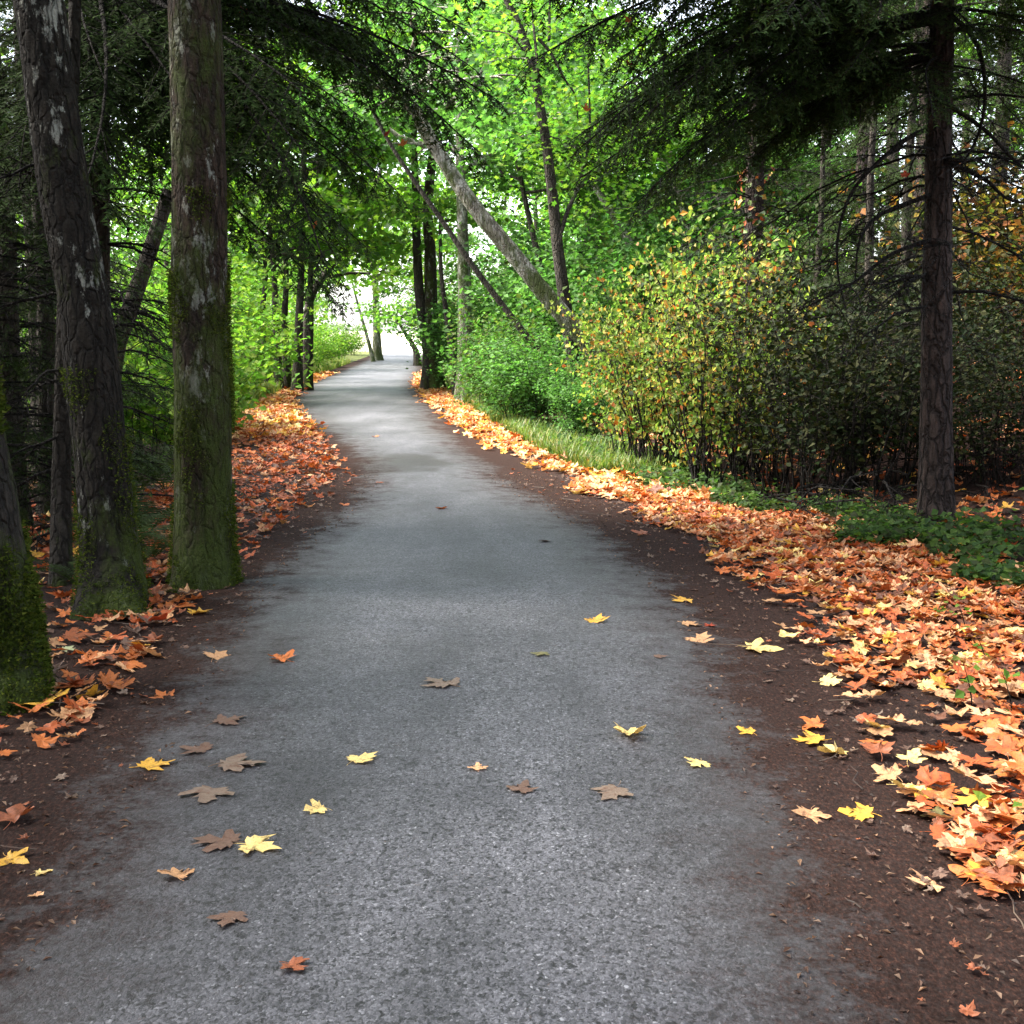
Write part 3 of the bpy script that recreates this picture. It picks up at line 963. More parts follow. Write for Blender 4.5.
# ================================================================== RIGHT FIR
b = np.array(on(G(936, 540)))
pth = rel([b, P(936, 480, 9.2), P(937, 300, 9.2), P(939, 150, 9.2), P(942, 0, 9.2), P(944, -300, 9.2), P(946, -800, 9.3)], b); pth[0][2] = -0.12
ex = []
er_ = np.random.default_rng(78)
for az, z, L, pit in [(180, 3.1, 2.3, -6), (195, 3.3, 2.5, -4), (168, 3.4, 2.6, -4), (185, 3.6, 2.7, 0), (205, 3.7, 2.6, 0), (175, 3.9, 2.9, 2), (192, 4.1, 2.9, 2), (160, 3.7, 2.7, 0), (215, 3.4, 2.3, -4), (225, 3.9, 2.6, 0),
                      (182, 4.4, 2.9, 0), (200, 4.6, 2.9, 0), (170, 4.7, 2.8, 0), (150, 4.0, 2.5, 0), (240, 3.4, 2.0, -6), (250, 4.2, 2.4, -2), (212, 4.4, 2.8, 2), (188, 3.0, 1.7, -10), (172, 2.9, 1.5, -12),
                      (0, 3.4, 2.0, -4), (30, 3.8, 2.2, -2), (330, 3.6, 2.1, -4), (300, 3.8, 2.2, -4), (275, 3.6, 2.0, -4), (135, 3.2, 2.0, -4), (15, 4.4, 2.4, 0), (345, 4.3, 2.3, 0)]:
    for _ in range(3):
        ex.append((R(az + er_.uniform(-14, 14)), z + er_.uniform(-.2, .5), L * er_.uniform(.6, 1.05), pit - 4 + er_.uniform(-8, 8)))
wd_, nd_, dd_ = conifer(120, 12, 0.135, 4.4, 3.1, 44, .5, path=pth, explicit=ex, dead=34, dead_z=(1.5, 3.6), sides=64, zhi=9.5, rough=.075, deadL=(.5, 1.6), rings=420)
r_ = np.random.default_rng(9)
# the long bare branches that bow down on either side of the trunk
for pp in ([P(925, 130, 9.1), P(905, 140, 9.0), P(875, 165, 8.9), P(850, 195, 8.85), P(838, 235, 8.85), P(838, 275, 8.85), P(846, 310, 8.85)],
           [P(945, 10, 9.1), P(975, 40, 9.0), P(985, 85, 9.0), P(980, 130, 9.0), P(962, 165, 9.1), P(950, 180, 9.2)],
           [P(940, 100, 9.1), P(985, 130, 9), P(1020, 165, 8.9), P(1060, 180, 8.9)],
           [P(945, 160, 9.1), P(985, 180, 9), P(1010, 200, 8.9), P(1050, 205, 8.9)],
           [P(930, 195, 9.1), P(880, 215, 9), P(860, 240, 8.9), P(855, 280, 8.9)],
           [P(930, 240, 9.1), P(890, 255, 9), P(850, 285, 8.9), P(800, 310, 8.9)]):
    cpt = rel(curve(pp, 14), b)
    tube(dd_, cpt, np.linspace(.019, .005, 14), 6)
    for k in range(6):
        o = cpt[r_.integers(5, 14)]
        dead_branch(dd_, o, r_.uniform(0, 6.28), r_.uniform(.15, .4), r_, .6, .004, 3)
fir_right = put_tree('fir_tree', 'tall fir with furrowed brown trunk and heavy dark boughs at the right', 'tree', b,
                     [('trunk', wd_, M['bark_fir'], True), ('branches', dd_, M['twig'], True), ('crown', nd_, M['needle'], False)])

# ================================================================== DISTANT BROADLEAVES
B0 = {}
for k, (seed, h, r0, z0, Rd, nl, nf, ls, cl) in enumerate([(201, 12, .15, 2.8, 2.9, 13, 9500, .135, GREEN), (202, 13, .13, 3.0, 2.7, 13, 9000, .14, GREEN_Y),
                                                            (203, 11, .12, 2.0, 2.6, 13, 9000, .125, GREEN_C), (204, 14, .17, 3.4, 3.3, 13, 11500, .145, GREEN)]):
    B0[k] = decid(seed, h, r0, z0, Rd, nl, nf, ls, cl, lobed=(k in (0, 3)))


def bg_tree(k, label, loc, rotz, group, scale=1.0, name='broadleaf_tree', first={}):
    if k not in first:
        wd, fo = B0[k]
        first[k] = put_tree(name, label, 'tree', loc, [('trunk', wd, M['bark_maple'], True), ('crown', fo, M['maple_leaf'], False)], rotz, group)
        first[k].scale = (scale,) * 3
        return first[k]
    return dup(first[k], loc, rotz, scale, label, group)


GL = 'green broadleaf trees behind the left edge of the path'
GR = 'green broadleaf trees in the wood right of the path'
LL = 'green broadleaf tree in the background wood left of the path'
LR = 'green broadleaf tree in the background wood right of the path'
r_ = np.random.default_rng(33)
left_spots = [(-11, 61, 2), (-12, 73, 2), (-12, 26, 1), (-12.5, 49, 2), (-14, 57, 1), (-15, 68, 0), (-18, 30, 3), (-15, 80, 1)]
right_spots = [(-3.2, 64, 2), (-4.2, 79, 2), (1.8, 35, 0), (5.5, 31, 2), (10, 33, 3), (4.0, 44, 1), (9, 46, 0), (14, 40, 1), (0.8, 54, 3), (6, 58, 2), (13, 55, 0), (-0.2, 70, 1), (5, 74, 3), (18, 46, 2), (13.5, 25, 0), (17, 31, 1)]
for x, y, k in left_spots:
    bg_tree(k, LL, on((x, y)), r_.uniform(0, 6.28), GL, r_.uniform(.85, 1.15))
for x, y, k in right_spots:
    bg_tree(k, LR, on((x, y)), r_.uniform(0, 6.28), GR, r_.uniform(.85, 1.15))

# multi-stemmed maple left of the bend
b = np.array(on(G(289, 391)))
stems = [(270, 8, 264), (279, 9, 272), (288, 9, 285), (297, 11, 302), (308, 9, 312)]
t_ = thing('multi_stem_maple', 'clump of five dark stems with a broad leafy crown left of where the path bends', 'tree', b)
r_ = np.random.default_rng(8)
anch_fol = MB()
for i, (bx, wpx, tx) in enumerate(stems):
    Yd = b[1] + r_.uniform(-.5, .5)
    bb = P(bx, 390, Yd); bb[2] = HZ(bb[0], bb[1])
    tp = P(tx, 250, Yd + r_.uniform(-.4, .4))
    top2 = P(tx + (tx - bx) * 3 + r_.uniform(-25, 25), 60, Yd + r_.uniform(-1.5, 1.5))
    pth = rel([bb, bb * .5 + tp * .5 + r_.normal(0, .05, 3), tp, top2], b); pth[0][2] = -.1
    wd_, fo_ = decid(300 + i, 8, wpx * Yd / F / 2, 3.0, 2.4, 10, 2200, .17, GREEN if i % 2 else GREEN_Y, path=pth, lobed=True, rtop=.35)
    wd_.build('trunk', M['bark_dark'], t_, True)
    anch_fol.merge(fo_)
anch_fol.build('crown', M['maple_leaf'], t_)

# the maple that arches over the path from the left
def sp_tree(name, label, base_px, path_px, Yd, r0, z0, Rd, nl, nf, ls, cols, mat, seed, rtop=.3, lobed=True, sides=14, **kw):
    b = np.array(on(G(*base_px))) if Yd is None else np.array(on(P(base_px[0], base_px[1], Yd)))
    yy = b[1]
    pth = [b] + [P(q[0], q[1], yy + (q[2] if len(q) > 2 else 0)) for q in path_px]
    pth = rel(pth, b); pth[0][2] = -.12
    wd, fo = decid(seed, 8, r0, z0, Rd, nl, nf, ls, cols, path=pth, lobed=lobed, rtop=rtop, sides=sides, **kw)
    return put_tree(name, label, 'tree', b, [('trunk', wd, M[mat], True), ('crown', fo, M['maple_leaf'], False)])


sp_tree('maple_tree', 'maple leaning right with a limb of backlit leaves arching over the path bend', (306, 384), [(306, 345), (310, 300), (330, 268), (352, 240), (372, 205), (385, 150, .5)], None, .15, 2.6, 2.2, 12, 3000, .17, GREEN_Y, 'bark_dark', 320)
sp_tree('pale_tree', 'pale grey straight trunk at the far left end of the path', (377, 361), [(377, 340), (376, 310), (374, 260), (372, 180)], None, .26, 4, 4, 12, 7000, .17, GREEN_Y, 'bark_pale', 321, updown=(5, 40))
sp_tree('thin_tree', 'thin pale trunk slanting left near the far end of the path', (374, 362), [(368, 340), (361, 315), (352, 280), (345, 230)], None, .10, 4.0, 2.5, 8, 4000, .16, GREEN_Y, 'bark_pale', 322)
# right of the path
b = np.array(on(G(432, 391)))
t_ = thing('twin_stem_tree', 'twin-stemmed mossy tree with a flared base beside the right edge of the far path', 'tree', b)
for i, (pp, rr) in enumerate([([(428, 350), (420, 300), (417, 250), (416, 200), (414, 120), (420, 0)], .16), ([(433, 350), (431, 300), (430, 250), (428, 205), (436, 120), (450, -20)], .21)]):
    pth = rel([b + np.array([(-.13, .12)[i], 0, 0])] + [P(x, y, b[1]) for x, y in pp], b); pth[0][2] = -.1
    wd_, fo_ = decid(330 + i, 10, rr, 6.2, 2.8, 11, 4500, .18, GREEN, path=pth, lobed=True, rtop=.4, sides=16)
    wd_.build('trunk', M['bark_mossy' if i else 'bark_dark'], t_, True)
    fo_.build('crown', M['maple_leaf'], t_)
sp_tree('broken_tree', 'short dark trunk leaning left over the far right edge of the path', (418, 366), [(416, 352), (411, 342), (405, 333), (396, 318)], None, .16, 2.4, 1.6, 6, 900, .15, GREEN, 'bark_dark', 340)
sp_tree('pale_tree', 'broad pale grey trunk behind the twin-stemmed tree', (466, 398), [(466, 350), (465, 300), (463, 240), (460, 150), (458, 0)], 27, .22, 4.6, 2.8, 10, 7000, .14, GREEN_C, 'bark_pale', 341)
sp_tree('crooked_tree', 'crooked thin dark trunk between the twin-stemmed tree and the broad pale trunk', (458, 400), [(452, 350), (446, 310), (441, 270), (440, 200)], 29, .10, 3.9, 1.1, 6, 700, .13, GREEN, 'bark_dark', 342)
sp_tree('leaning_maple', 'big pale leaning trunk with mossy upper side slanting up to the left across the wood', (655, 424), [(628, 395), (598, 355), (550, 300), (510, 250), (475, 208), (440, 155), (405, 95, -.5)], 20.3, .17, 5.2, 1.6, 6, 500, .11, GREEN_C, 'bark_pale', 343, rtop=.6, sides=24)
sp_tree('leaning_maple', 'thinner dark leaning trunk running parallel below the big pale leaning trunk', (600, 420), [(565, 375), (530, 340), (500, 302), (470, 262), (443, 222), (415, 182), (388, 140), (365, 95)], 21.5, .075, 5.2, 1.0, 4, 250, .11, GREEN_C, 'bark_dark', 344, rtop=.35, sides=14)
# slim forked tree
b = np.array(on(P(580, 424, 21)))
wood, fol = MB(), MB()
pth = rel([b] + [P(x, y, 21) for x, y in [(574, 370), (566, 310), (558, 250), (553, 200), (547, 150), (540, 105), (531, 60), (519, 25), (505, -5), (490, -60)]], b); pth[0][2] = -.1
wood_tube(wood, pth, .125, .045, 14, .3, .3, 60, .06, 350)
r_ = np.random.default_rng(35)
tipsP = []
for pp, ra, rb in ([[(558, 245), (566, 215), (577, 190), (586, 160), (590, 130), (588, 60)], .045, .015], [[(577, 190), (592, 180), (610, 186), (622, 205)], .022, .008],
                   [[(540, 105), (537, 60), (533, 20), (531, -20)], .035, .012], [[(538, 38), (552, 55), (565, 80), (575, 95), (578, 120)], .03, .01], [[(549, 40), (550, 0), (552, -40)], .03, .01],
                   [[(531, 62), (510, 35), (480, 30), (450, 20)], .02, .008], [[(562, 140), (545, 135), (570, 145)], .012, .006], [[(535, 80), (520, 70), (505, 60)], .012, .005]):
    q = rel(curve([P(x, y, 21 + r_.uniform(-.2, .2)) for x, y in pp], 12), b)
    tube(wood, q, np.linspace(ra, rb, 12), 6)
    tipsP += [q[6], q[9], q[11]]
tipsP = np.array(tipsP)
i = r_.integers(0, len(tipsP), 2600)
pos = tipsP[i] + r_.normal(0, 1, (2600, 3)) * np.array([.5, .5, .35])
leaves(fol, pos, np.stack([r_.normal(0, .55, 2600), r_.normal(0, .55, 2600), np.ones(2600)], -1), r_.uniform(.06, .11, 2600), pick(GREEN_Y, 2600, r_), LOBE_V, None, LOBE_T, r_)
put_tree('forked_tree', 'slim dark upright tree with forking branches rising behind the big leaning trunk', 'tree', b, [('trunk', wood, M['bark_dark'], True), ('crown', fol, M['maple_leaf'], False)])
sp_tree('slim_tree', 'slim faint trunk left of the forked tree leaning left', (560, 400), [(548, 330), (543, 280), (533, 235), (522, 185), (512, 130), (505, 60)], 27, .10, 4.0, 1.9, 8, 5000, .11, GREEN_C, 'bark_maple', 351)
sp_tree('pale_tree', 'pale slanting trunk left of the autumn shrubs', (700, 385), [(665, 310), (648, 280), (625, 235), (600, 195), (570, 140)], 25, .14, 4.0, 1.9, 7, 4500, .11, GREEN_C, 'bark_pale', 352)
sp_tree('pale_tree', 'pale crooked trunk above the autumn shrubs right of the slanting pale trunk', (690, 385), [(686, 310), (690, 270), (688, 230), (676, 190), (660, 140)], 24, .10, 3.8, 1.9, 7, 4500, .11, GREEN, 'bark_pale', 353)

# fir trunks on the right-hand slope
def slope_fir(label, px, Yd, r0, seed, vine=False, name='fir_tree'):
    b = np.array(on(P(px, 420, Yd)))
    wd, nd, dd = conifer(seed, 11, r0, 3.2, 2.6, 28, .5, dead=22, dead_z=(1.2, 3.6), sides=16, zhi=9, deadL=(.6, 1.7), rings=50)
    parts = [('trunk', wd, M['bark_fir'], True), ('branches', dd, M['twig'], True), ('crown', nd, M['needle'], False)]
    if vine:
        r = np.random.default_rng(seed)
        v = MB(); n = 240
        a = r.uniform(0, 6.28, n); z = r.uniform(.3, 3.4, n)
        pos = np.stack([np.cos(a) * (r0 + .06), np.sin(a) * (r0 + .06), z], -1) + r.normal(0, .04, (n, 3))
        leaves(v, pos, np.stack([np.cos(a), np.sin(a), r.normal(0, .4, n)], -1), r.uniform(.06, .12, n), pick([(.3, .1, .03), (.3, .2, .04), (.1, .16, .03), (.25, .06, .02)], n, r), SIMPLE_V * np.array([1.3, 1, 1]), SIMPLE_Q, None, r)
        parts.append(('vine_leaves', v, M['litter'], False))
    return put_tree(name, label, 'tree', b, parts)


slope_fir('reddish fir trunk wrapped in turning vine leaves above the autumn shrubs', 750, 17.5, .155, 360, True)
slope_fir('dim fir trunk between the vine-clad trunk and the tall right fir', 856, 19, .14, 361)
slope_fir('dim brown fir trunk just left of the tall right fir on the slope', 905, 15.5, .13, 362)
slope_fir('shaded fir at the right border on the leafy slope', 1060, 14, .15, 363)

# ================================================================== SHRUBS
def put_shrub(name, label, base, parts, rotz=0, group=None, mat='shrub_leaf'):
    return put_tree(name, label, 'shrub', base, [('stems', parts[0], M['twig'], True), ('foliage', parts[1], M[mat], False)], rotz, group)


AG = 'autumn shrubs beside the right edge of the path'
a1 = shrub(401, 2.2, 1.5, 26, 2300, .066, AUTUMN, AUT_W, .008, .08, .07, hang=.75)
a2 = shrub(402, 2.0, 1.4, 24, 2000, .064, AUTUMN, AUT_W, .008, .05, .07, hang=.75)
a3 = shrub(403, 2.4, 1.3, 22, 1500, .07, AUTUMN, [.3, .25, .14, .07, .04, .15, .05], .010, .12, .07, hang=.75)
sA = put_shrub('autumn_shrub', 'tall yellow-green autumn shrub with orange leaves in the middle of the shrub row', on(P(672, 470, 13.6)), a1)
sA['group'] = AG; sA.scale = (.92, .92, .92)
sB = put_shrub('autumn_shrub', 'low autumn shrub nearest the grass at the left end of the shrub row', on(P(635, 470, 14.5)), a2)
sB.scale = (.8, .8, .75); sB['group'] = AG
sC = put_shrub('autumn_shrub', 'leggy autumn shrub with bare dark stems at the right end of the shrub row', on(P(730, 470, 12.8)), a3)
sC['group'] = AG
dup(sA, on(P(706, 470, 14.6)), 2.2, .95, 'tallest yellow-green autumn shrub behind the leggy shrub', AG)
dup(sB, on(P(655, 470, 13.6)), 1.1, .85, 'small orange-tinged autumn shrub between the low and the tall autumn shrubs', AG)
dup(sA, on(P(678, 450, 16)), 4.2, .95, 'yellow-green autumn shrub behind the small orange-tinged one', AG)
dup(sC, on(P(712, 480, 12.2)), 3.0, .8, 'thin leggy autumn shrub at the front of the row', AG)

BG = 'green bushes along the right edge of the path'
g1 = shrub(410, 1.8, 1.7, 30, 5200, .085, GREEN_C, None, .007, .05, .1, tilt=.6)
g2 = shrub(411, 1.6, 1.6, 30, 4800, .08, [(0.04, .10, .02), (.06, .13, .022), (.09, .12, .03)], None, .007, .03, .1)
sG = put_shrub('green_bush', 'bright green bush under the big leaning trunk', on(P(532, 424, 20)), g1, group=BG); sG.scale = (.85, .85, .7)
sH = put_shrub('green_bush', 'dull green bush beside the twin-stemmed tree', on(P(503, 418, 23.5)), g2, group=BG)
dup(sG, on(P(585, 430, 18.0)), 1.4, .5, 'low bright green bush left of the low autumn shrub', BG)
dup(sH, on(P(520, 420, 21.5)), 2.1, .9, 'dull green bush between the twin-stemmed tree and the bright bush', BG)
dup(sG, on(P(474, 400, 31)), .4, 1.1, 'green bush behind the twin-stemmed tree', BG)
dup(sG, on(P(600, 400, 24)), 3, 1.5, 'tall green bush behind the foot of the big leaning trunk', BG)
dup(sH, on(P(640, 400, 22)), 5, 1.5, 'tall green bush behind the autumn shrubs', BG)
dup(sG, on(P(545, 400, 26)), 2.6, 1.6, 'tall green bush behind the thinner leaning trunk', BG)
dup(sG, on(P(690, 400, 22)), 1.9, 1.5, 'tall green bush below the pale crooked trunk', BG)
dup(sH, on(P(800, 400, 19)), .9, 1.4, 'green bush right of the vine-clad trunk', BG)

UG = 'undergrowth bushes in the wood right of the path'
for px, Yd, rz, s in [(470, 40, 1, 1.7), (500, 36, 2, 1.8), (530, 42, 3, 2.0), (570, 33, 4, 2.0), (620, 30, 5, 2.0), (680, 30, 6, 2.0), (740, 27, .5, 2.0), (800, 26, 1.5, 1.9), (460, 52, 2.5, 1.7), (510, 55, 3.5, 2.2), (560, 52, 4.5, 2.4), (640, 44, 5.5, 2.4), (720, 40, .3, 2.4), (452, 62, 1.3, 1.5)]:
    dup(sG if rz != int(rz) or Yd % 2 else sH, on(P(px, 380, Yd)), rz, s, 'green undergrowth bush deep in the wood right of the path', UG)

DG = 'dark shrubs around the foot of the right fir'
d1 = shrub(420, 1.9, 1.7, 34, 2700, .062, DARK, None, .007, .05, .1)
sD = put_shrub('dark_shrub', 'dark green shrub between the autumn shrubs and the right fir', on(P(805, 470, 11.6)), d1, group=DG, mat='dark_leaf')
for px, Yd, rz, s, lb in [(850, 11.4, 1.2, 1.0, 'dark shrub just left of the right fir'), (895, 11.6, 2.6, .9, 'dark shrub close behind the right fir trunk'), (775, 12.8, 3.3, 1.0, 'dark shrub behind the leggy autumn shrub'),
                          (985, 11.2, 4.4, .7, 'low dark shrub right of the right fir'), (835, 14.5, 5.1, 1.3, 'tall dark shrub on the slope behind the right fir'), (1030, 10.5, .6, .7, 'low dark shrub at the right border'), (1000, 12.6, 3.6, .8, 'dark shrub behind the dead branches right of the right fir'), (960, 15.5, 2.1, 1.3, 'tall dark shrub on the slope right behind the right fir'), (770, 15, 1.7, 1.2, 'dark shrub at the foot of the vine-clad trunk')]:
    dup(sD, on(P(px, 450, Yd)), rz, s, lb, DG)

OG = 'golden shrubs on the slope at the right'
o1 = shrub(430, 2.0, 2.2, 26, 4200, .1, GOLD, None, .008, .1, .14)
sO = put_shrub('golden_shrub', 'golden orange shrub on the slope right of the right fir', on(P(990, 380, 15.5)), o1, group=OG)
for px, Yd, rz, s, lb in [(1045, 14.0, 1.5, .9, 'golden shrub cut by the right border')]:
    dup(sO, on(P(px, 380, Yd)), rz, s, lb, OG)

LG = 'bright bushes along the left edge of the path'
l1 = shrub(440, 2.0, 2.0, 30, 5200, .1, GREEN_Y, None, .007, .03, .12)
sL = put_shrub('bright_bush', 'bright yellow-green bush seen between the leaning trunks and the straight mossy trunk', on(P(140, 410, 17)), l1, group=LG)
for px, Yd, rz, s, lb in [(185, 19, 1, 1.1, 'bright bush behind the straight mossy trunk'), (222, 29, 2, 1.1, 'bright bush between the straight mossy trunk and the five-stemmed maple'), (110, 22, 3, 1.3, 'bright bush far behind the leaning trunks'),
                          (190, 33, 4, 1.5, 'bright bush behind the left grass verge'), (298, 43, 5, .85, 'bright bush right of the five-stemmed maple'), (320, 52, .7, .8, 'pale bush on the far left verge before the thin slanting trunk'),
                          (336, 63, 1.8, .8, 'pale bush beside the thin slanting trunk'), (262, 47, 2.9, 1.7, 'tall bright bush behind the five-stemmed maple'), (235, 39, 4.1, 1.6, 'tall bright bush left of the five-stemmed maple'), (160, 26, 5.3, 1.6, 'tall bright bush far behind the gap in the left trunks'),
                          (350, 76, .2, .9, 'pale bush at the far left end of the path'), (440, 68, 1.1, 1.0, 'pale bush at the far right end of the path')]:
    dup(sL, on(P(px, 380, Yd)), rz, s, lb, LG)

# ================================================================== FERNS
def fern(seed, L, nf):
    r = np.random.default_rng(seed)
    mb = MB()
    for i in range(nf):
        az = i * 2.4 + r.uniform(-.3, .3)
        l = L * r.uniform(.7, 1.1)
        s = np.linspace(0, 1, 14)
        rise = r.uniform(.9, 1.5)
        p = np.stack([math.cos(az) * l * s * .9, math.sin(az) * l * s * .9, l * (rise * s - .8 * rise * s ** 2)], -1)
        tube(mb, p, .004 * (1.1 - s), 3, (.04, .05, .015))
        tg = nrm(np.gradient(p, axis=0))
        for q in np.linspace(.12, .99, 26):
            o = np.array([np.interp(q, s, p[:, k]) for k in range(3)])
            g = tg[min(13, int(q * 13))]
            sv = nrm(np.cross(g, [0, 0, 1.0]))
            wl = l * .16 * math.sin(math.pi * min(.97, .15 + q * .85)) + .008
            for sg in (-1, 1):
                e = o + (sv * sg * .95 + g * .3 + np.array([0, 0, -.12])) * wl
                wv = g * .0062
                mb.add([o - wv, o + wv, o * .45 + e * .55 + wv, e, o * .45 + e * .55 - wv], None, [[0, 1, 2], [0, 2, 4], [4, 2, 3]], np.tile(np.array([(.032, .052, .016)]) * r.uniform(.7, 1.4), (5, 1)))
    return mb


FG = 'sword ferns among the left trunks'
f0 = tag(fern(500, .9, 11).build('fern', M['fern']), 'large arching sword fern between the leaning trunks and the straight mossy trunk', 'fern', FG)
f0.location = on(P(146, 500, 9.6))
for px, py, Yd, s, lb in [(120, 560, 8.4, .8, 'small fern at the foot of the lichen-spotted trunk'), (165, 470, 12.5, 1.1, 'fern behind the straight mossy trunk'), (85, 600, 7.3, .55, 'low fern between the thin pole and the lichen-spotted trunk'), (150, 560, 8.2, .55, 'low fern just left of the straight mossy trunk base'), (125, 460, 12, 1.1, 'large dim fern behind the lichen-spotted trunk')]:
    o = f0.copy(); link(o); o.location = on(P(px, py, Yd)); o.scale = (s, s, s); o.rotation_euler = (0, 0, px); tag(o, lb)

# ================================================================== GROUND COVER, GRASS (nobody could count it)
r_ = np.random.default_rng(60)
mb = MB()
N = 26000
yy = 3.5 + 16 * r_.uniform(0, 1, N) ** 1.1
cov_in = np.interp(yy, [3, 5, 7, 9, 10, 12.8, 17, 21], [2.6, 2.5, 2.0, 1.75, 1.7, 1.15, 1.0, 1.0])
off = cov_in + np.abs(r_.normal(0, .55, N)) + 0.12 * np.sin(yy * 4) + .1 * np.sin(yy * 9)
xx = edgeR(yy) + off
# clumps
cl = np.sin(xx * 3.1 + 1.7 * yy) * np.sin(yy * 2.3 - xx) + r_.normal(0, .35, N)
k = cl > -.25
xx, yy, off = xx[k], yy[k], off[k]
n = len(xx)
zz = H(xx, yy) + np.abs(r_.normal(0, .055, n)) + .02
leaves(mb, np.stack([xx, yy, zz], -1), np.stack([r_.normal(0, .5, n), r_.normal(0, .5, n) - .2, np.ones(n)], -1), r_.uniform(.03, .075, n), pick([(.035, .075, .02), (.055, .11, .025), (.085, .145, .03), (.04, .055, .018)], n, r_), SIMPLE_V * np.array([1.5, 1, 1]), SIMPLE_Q, None, r_)
tag(mb.build('ground_cover', M['shrub_leaf']), 'low green bramble and seedling cover along the foot of the right shrubs', 'ground cover', kind='stuff')

mb = MB()


def blades(mb, x, y, h, cols, r):
    n = len(x)
    z = H(x, y)
    az = r.uniform(0, 6.28, n)
    lean = r.uniform(.1, .8, n) * h
    dv = np.stack([np.cos(az), np.sin(az), np.zeros(n)], -1)
    sv = np.stack([-np.sin(az), np.cos(az), np.zeros(n)], -1) * (.004 + .002 * r.uniform(0, 1, n))[:, None] * 1.6
    b = np.stack([x, y, z], -1)
    m1 = b + dv * (lean * .3)[:, None] + np.array([0, 0, 1]) * (h * .6)[:, None]
    tp = b + dv * lean[:, None] + np.array([0, 0, 1]) * h[:, None]
    V = np.stack([b - sv, b + sv, m1 + sv * .8, tp, m1 - sv * .8], 1).reshape(-1, 3)
    o = (np.arange(n) * 5)[:, None]
    T = np.concatenate([o + np.array([[0, 1, 2]]), o + np.array([[0, 2, 4]]), o + np.array([[4, 2, 3]])])
    mb.add(V, None, T, np.repeat(cols, 5, axis=0))


N = 16000
yy = 13 + 26 * r_.uniform(0, 1, N) ** 1.3
off = np.interp(yy, [13, 17, 28, 40], [.95, .85, .8, .9]) + np.abs(r_.normal(0, .38, N))
blades(mb, edgeR(yy) + off, yy, r_.uniform(.06, .22, N), pick([(.09, .15, .025), (.13, .18, .03), (.2, .19, .06), (.06, .12, .02)], N, r_), r_)
N = 22000
yy = 19 + 40 * r_.uniform(0, 1, N) ** 1.4
off = np.interp(yy, [19, 24, 30, 60], [1.5, .95, .5, .5]) + np.abs(r_.normal(0, .7, N))
blades(mb, edgeL(yy) - off, yy, r_.uniform(.08, .34, N), pick([(.12, .18, .025), (.17, .21, .03), (.22, .20, .05), (.08, .14, .02)], N, r_), r_)
tag(mb.build('grass', M['grass']), 'yellow-green grass tufts on the verges beside the far path', 'grass', kind='stuff')

# dead brush on the right
def brush(seed, w, n):
    r = np.random.default_rng(seed); mb = MB()
    for i in range(n):
        o = np.array([r.uniform(-w, w), r.uniform(-w * .5, w * .5), r.uniform(0, .35)])
        dead_branch(mb, o, r.uniform(0, 6.28), r.uniform(.4, 1.1), r, .35, .009, 6)
    return mb


bp = tag(brush(70, .8, 26).build('brush_pile', M['twig']), 'tangle of dead dark branches right of the right fir trunk', 'brush pile')
bp.location = on(P(985, 470, 11.0))
bp = tag(brush(71, .8, 22).build('brush_pile', M['twig']), 'tangle of dead twigs under the dark shrubs left of the right fir trunk', 'brush pile')
bp.location = on(P(870, 500, 10.3))
bp = tag(brush(72, .7, 20).build('brush_pile', M['twig']), 'dead twigs heaped behind the leaning trunks at the left border', 'brush pile')
bp.location = on(P(40, 500, 9.5))

# ================================================================== FALLEN LEAVES
def leaf_outline():
    """half outline of a five-lobed maple leaf; the blade is 1 across"""
    h = [(0.0, -0.02), (0.10, -0.10), (0.26, -0.12), (0.22, -0.02), (0.40, 0.02), (0.34, 0.10), (0.50, 0.22), (0.52, 0.36), (0.40, 0.34), (0.30, 0.36), (0.18, 0.30),
         (0.20, 0.46), (0.27, 0.56), (0.15, 0.58), (0.10, 0.72), (0.0, 0.84)]
    return np.array(h + [(-x, y) for x, y in h[-2:0:-1]])


OUT = leaf_outline()


def maple_leaf_mesh(seed, curl, stem=True):
    r = np.random.default_rng(seed)
    k = len(OUT)
    lobe = 1 + r.normal(0, .13, k)
    lobe = (lobe + np.roll(lobe, 1) + np.roll(lobe, -1)) / 3
    o2 = OUT * (lobe * (1 + r.normal(0, .07, k)))[:, None] * np.array([r.uniform(.85, 1.1), 1]) + r.normal(0, .012, (k, 2))
    if r.random() < .3:
        o2[r.integers(1, k - 4):][:4] *= .72
    mid = o2 * .55 + np.array([0, .22]) * .45
    c = np.array([[0, .2]])
    P2 = np.vstack([c, mid, o2])
    x, y = P2[:, 0], P2[:, 1] - .3
    rr = np.sqrt(x * x + y * y)
    a = np.arctan2(y, x)
    ph = r.uniform(0, 6.28, 3)
    z = curl * (rr ** 1.7) * (.9 + .6 * np.sin(2 * a + ph[0])) + curl * .16 * np.sin(5 * a + ph[1]) * (rr > .2) + .02 * np.sin(9 * x + ph[2])
    z -= z.min()
    V = np.stack([x, y, z], -1)
    i = np.arange(k); j = (i + 1) % k
    T = np.stack([np.zeros(k, int), 1 + i, 1 + j], -1)
    Q = np.stack([1 + i, 1 + k + i, 1 + k + j, 1 + j], -1)
    mb = MB().add(V, Q, T)
    if stem:
        L = r.uniform(.25, .5)
        s = np.linspace(0, 1, 4)
        z0 = V[1 + k, 2]
        tube(mb, np.stack([.12 * s ** 2 * r.choice([-1, 1]), -.32 - L * s, z0 * (1 - s) + .012], -1), .010, 4)
    return mb


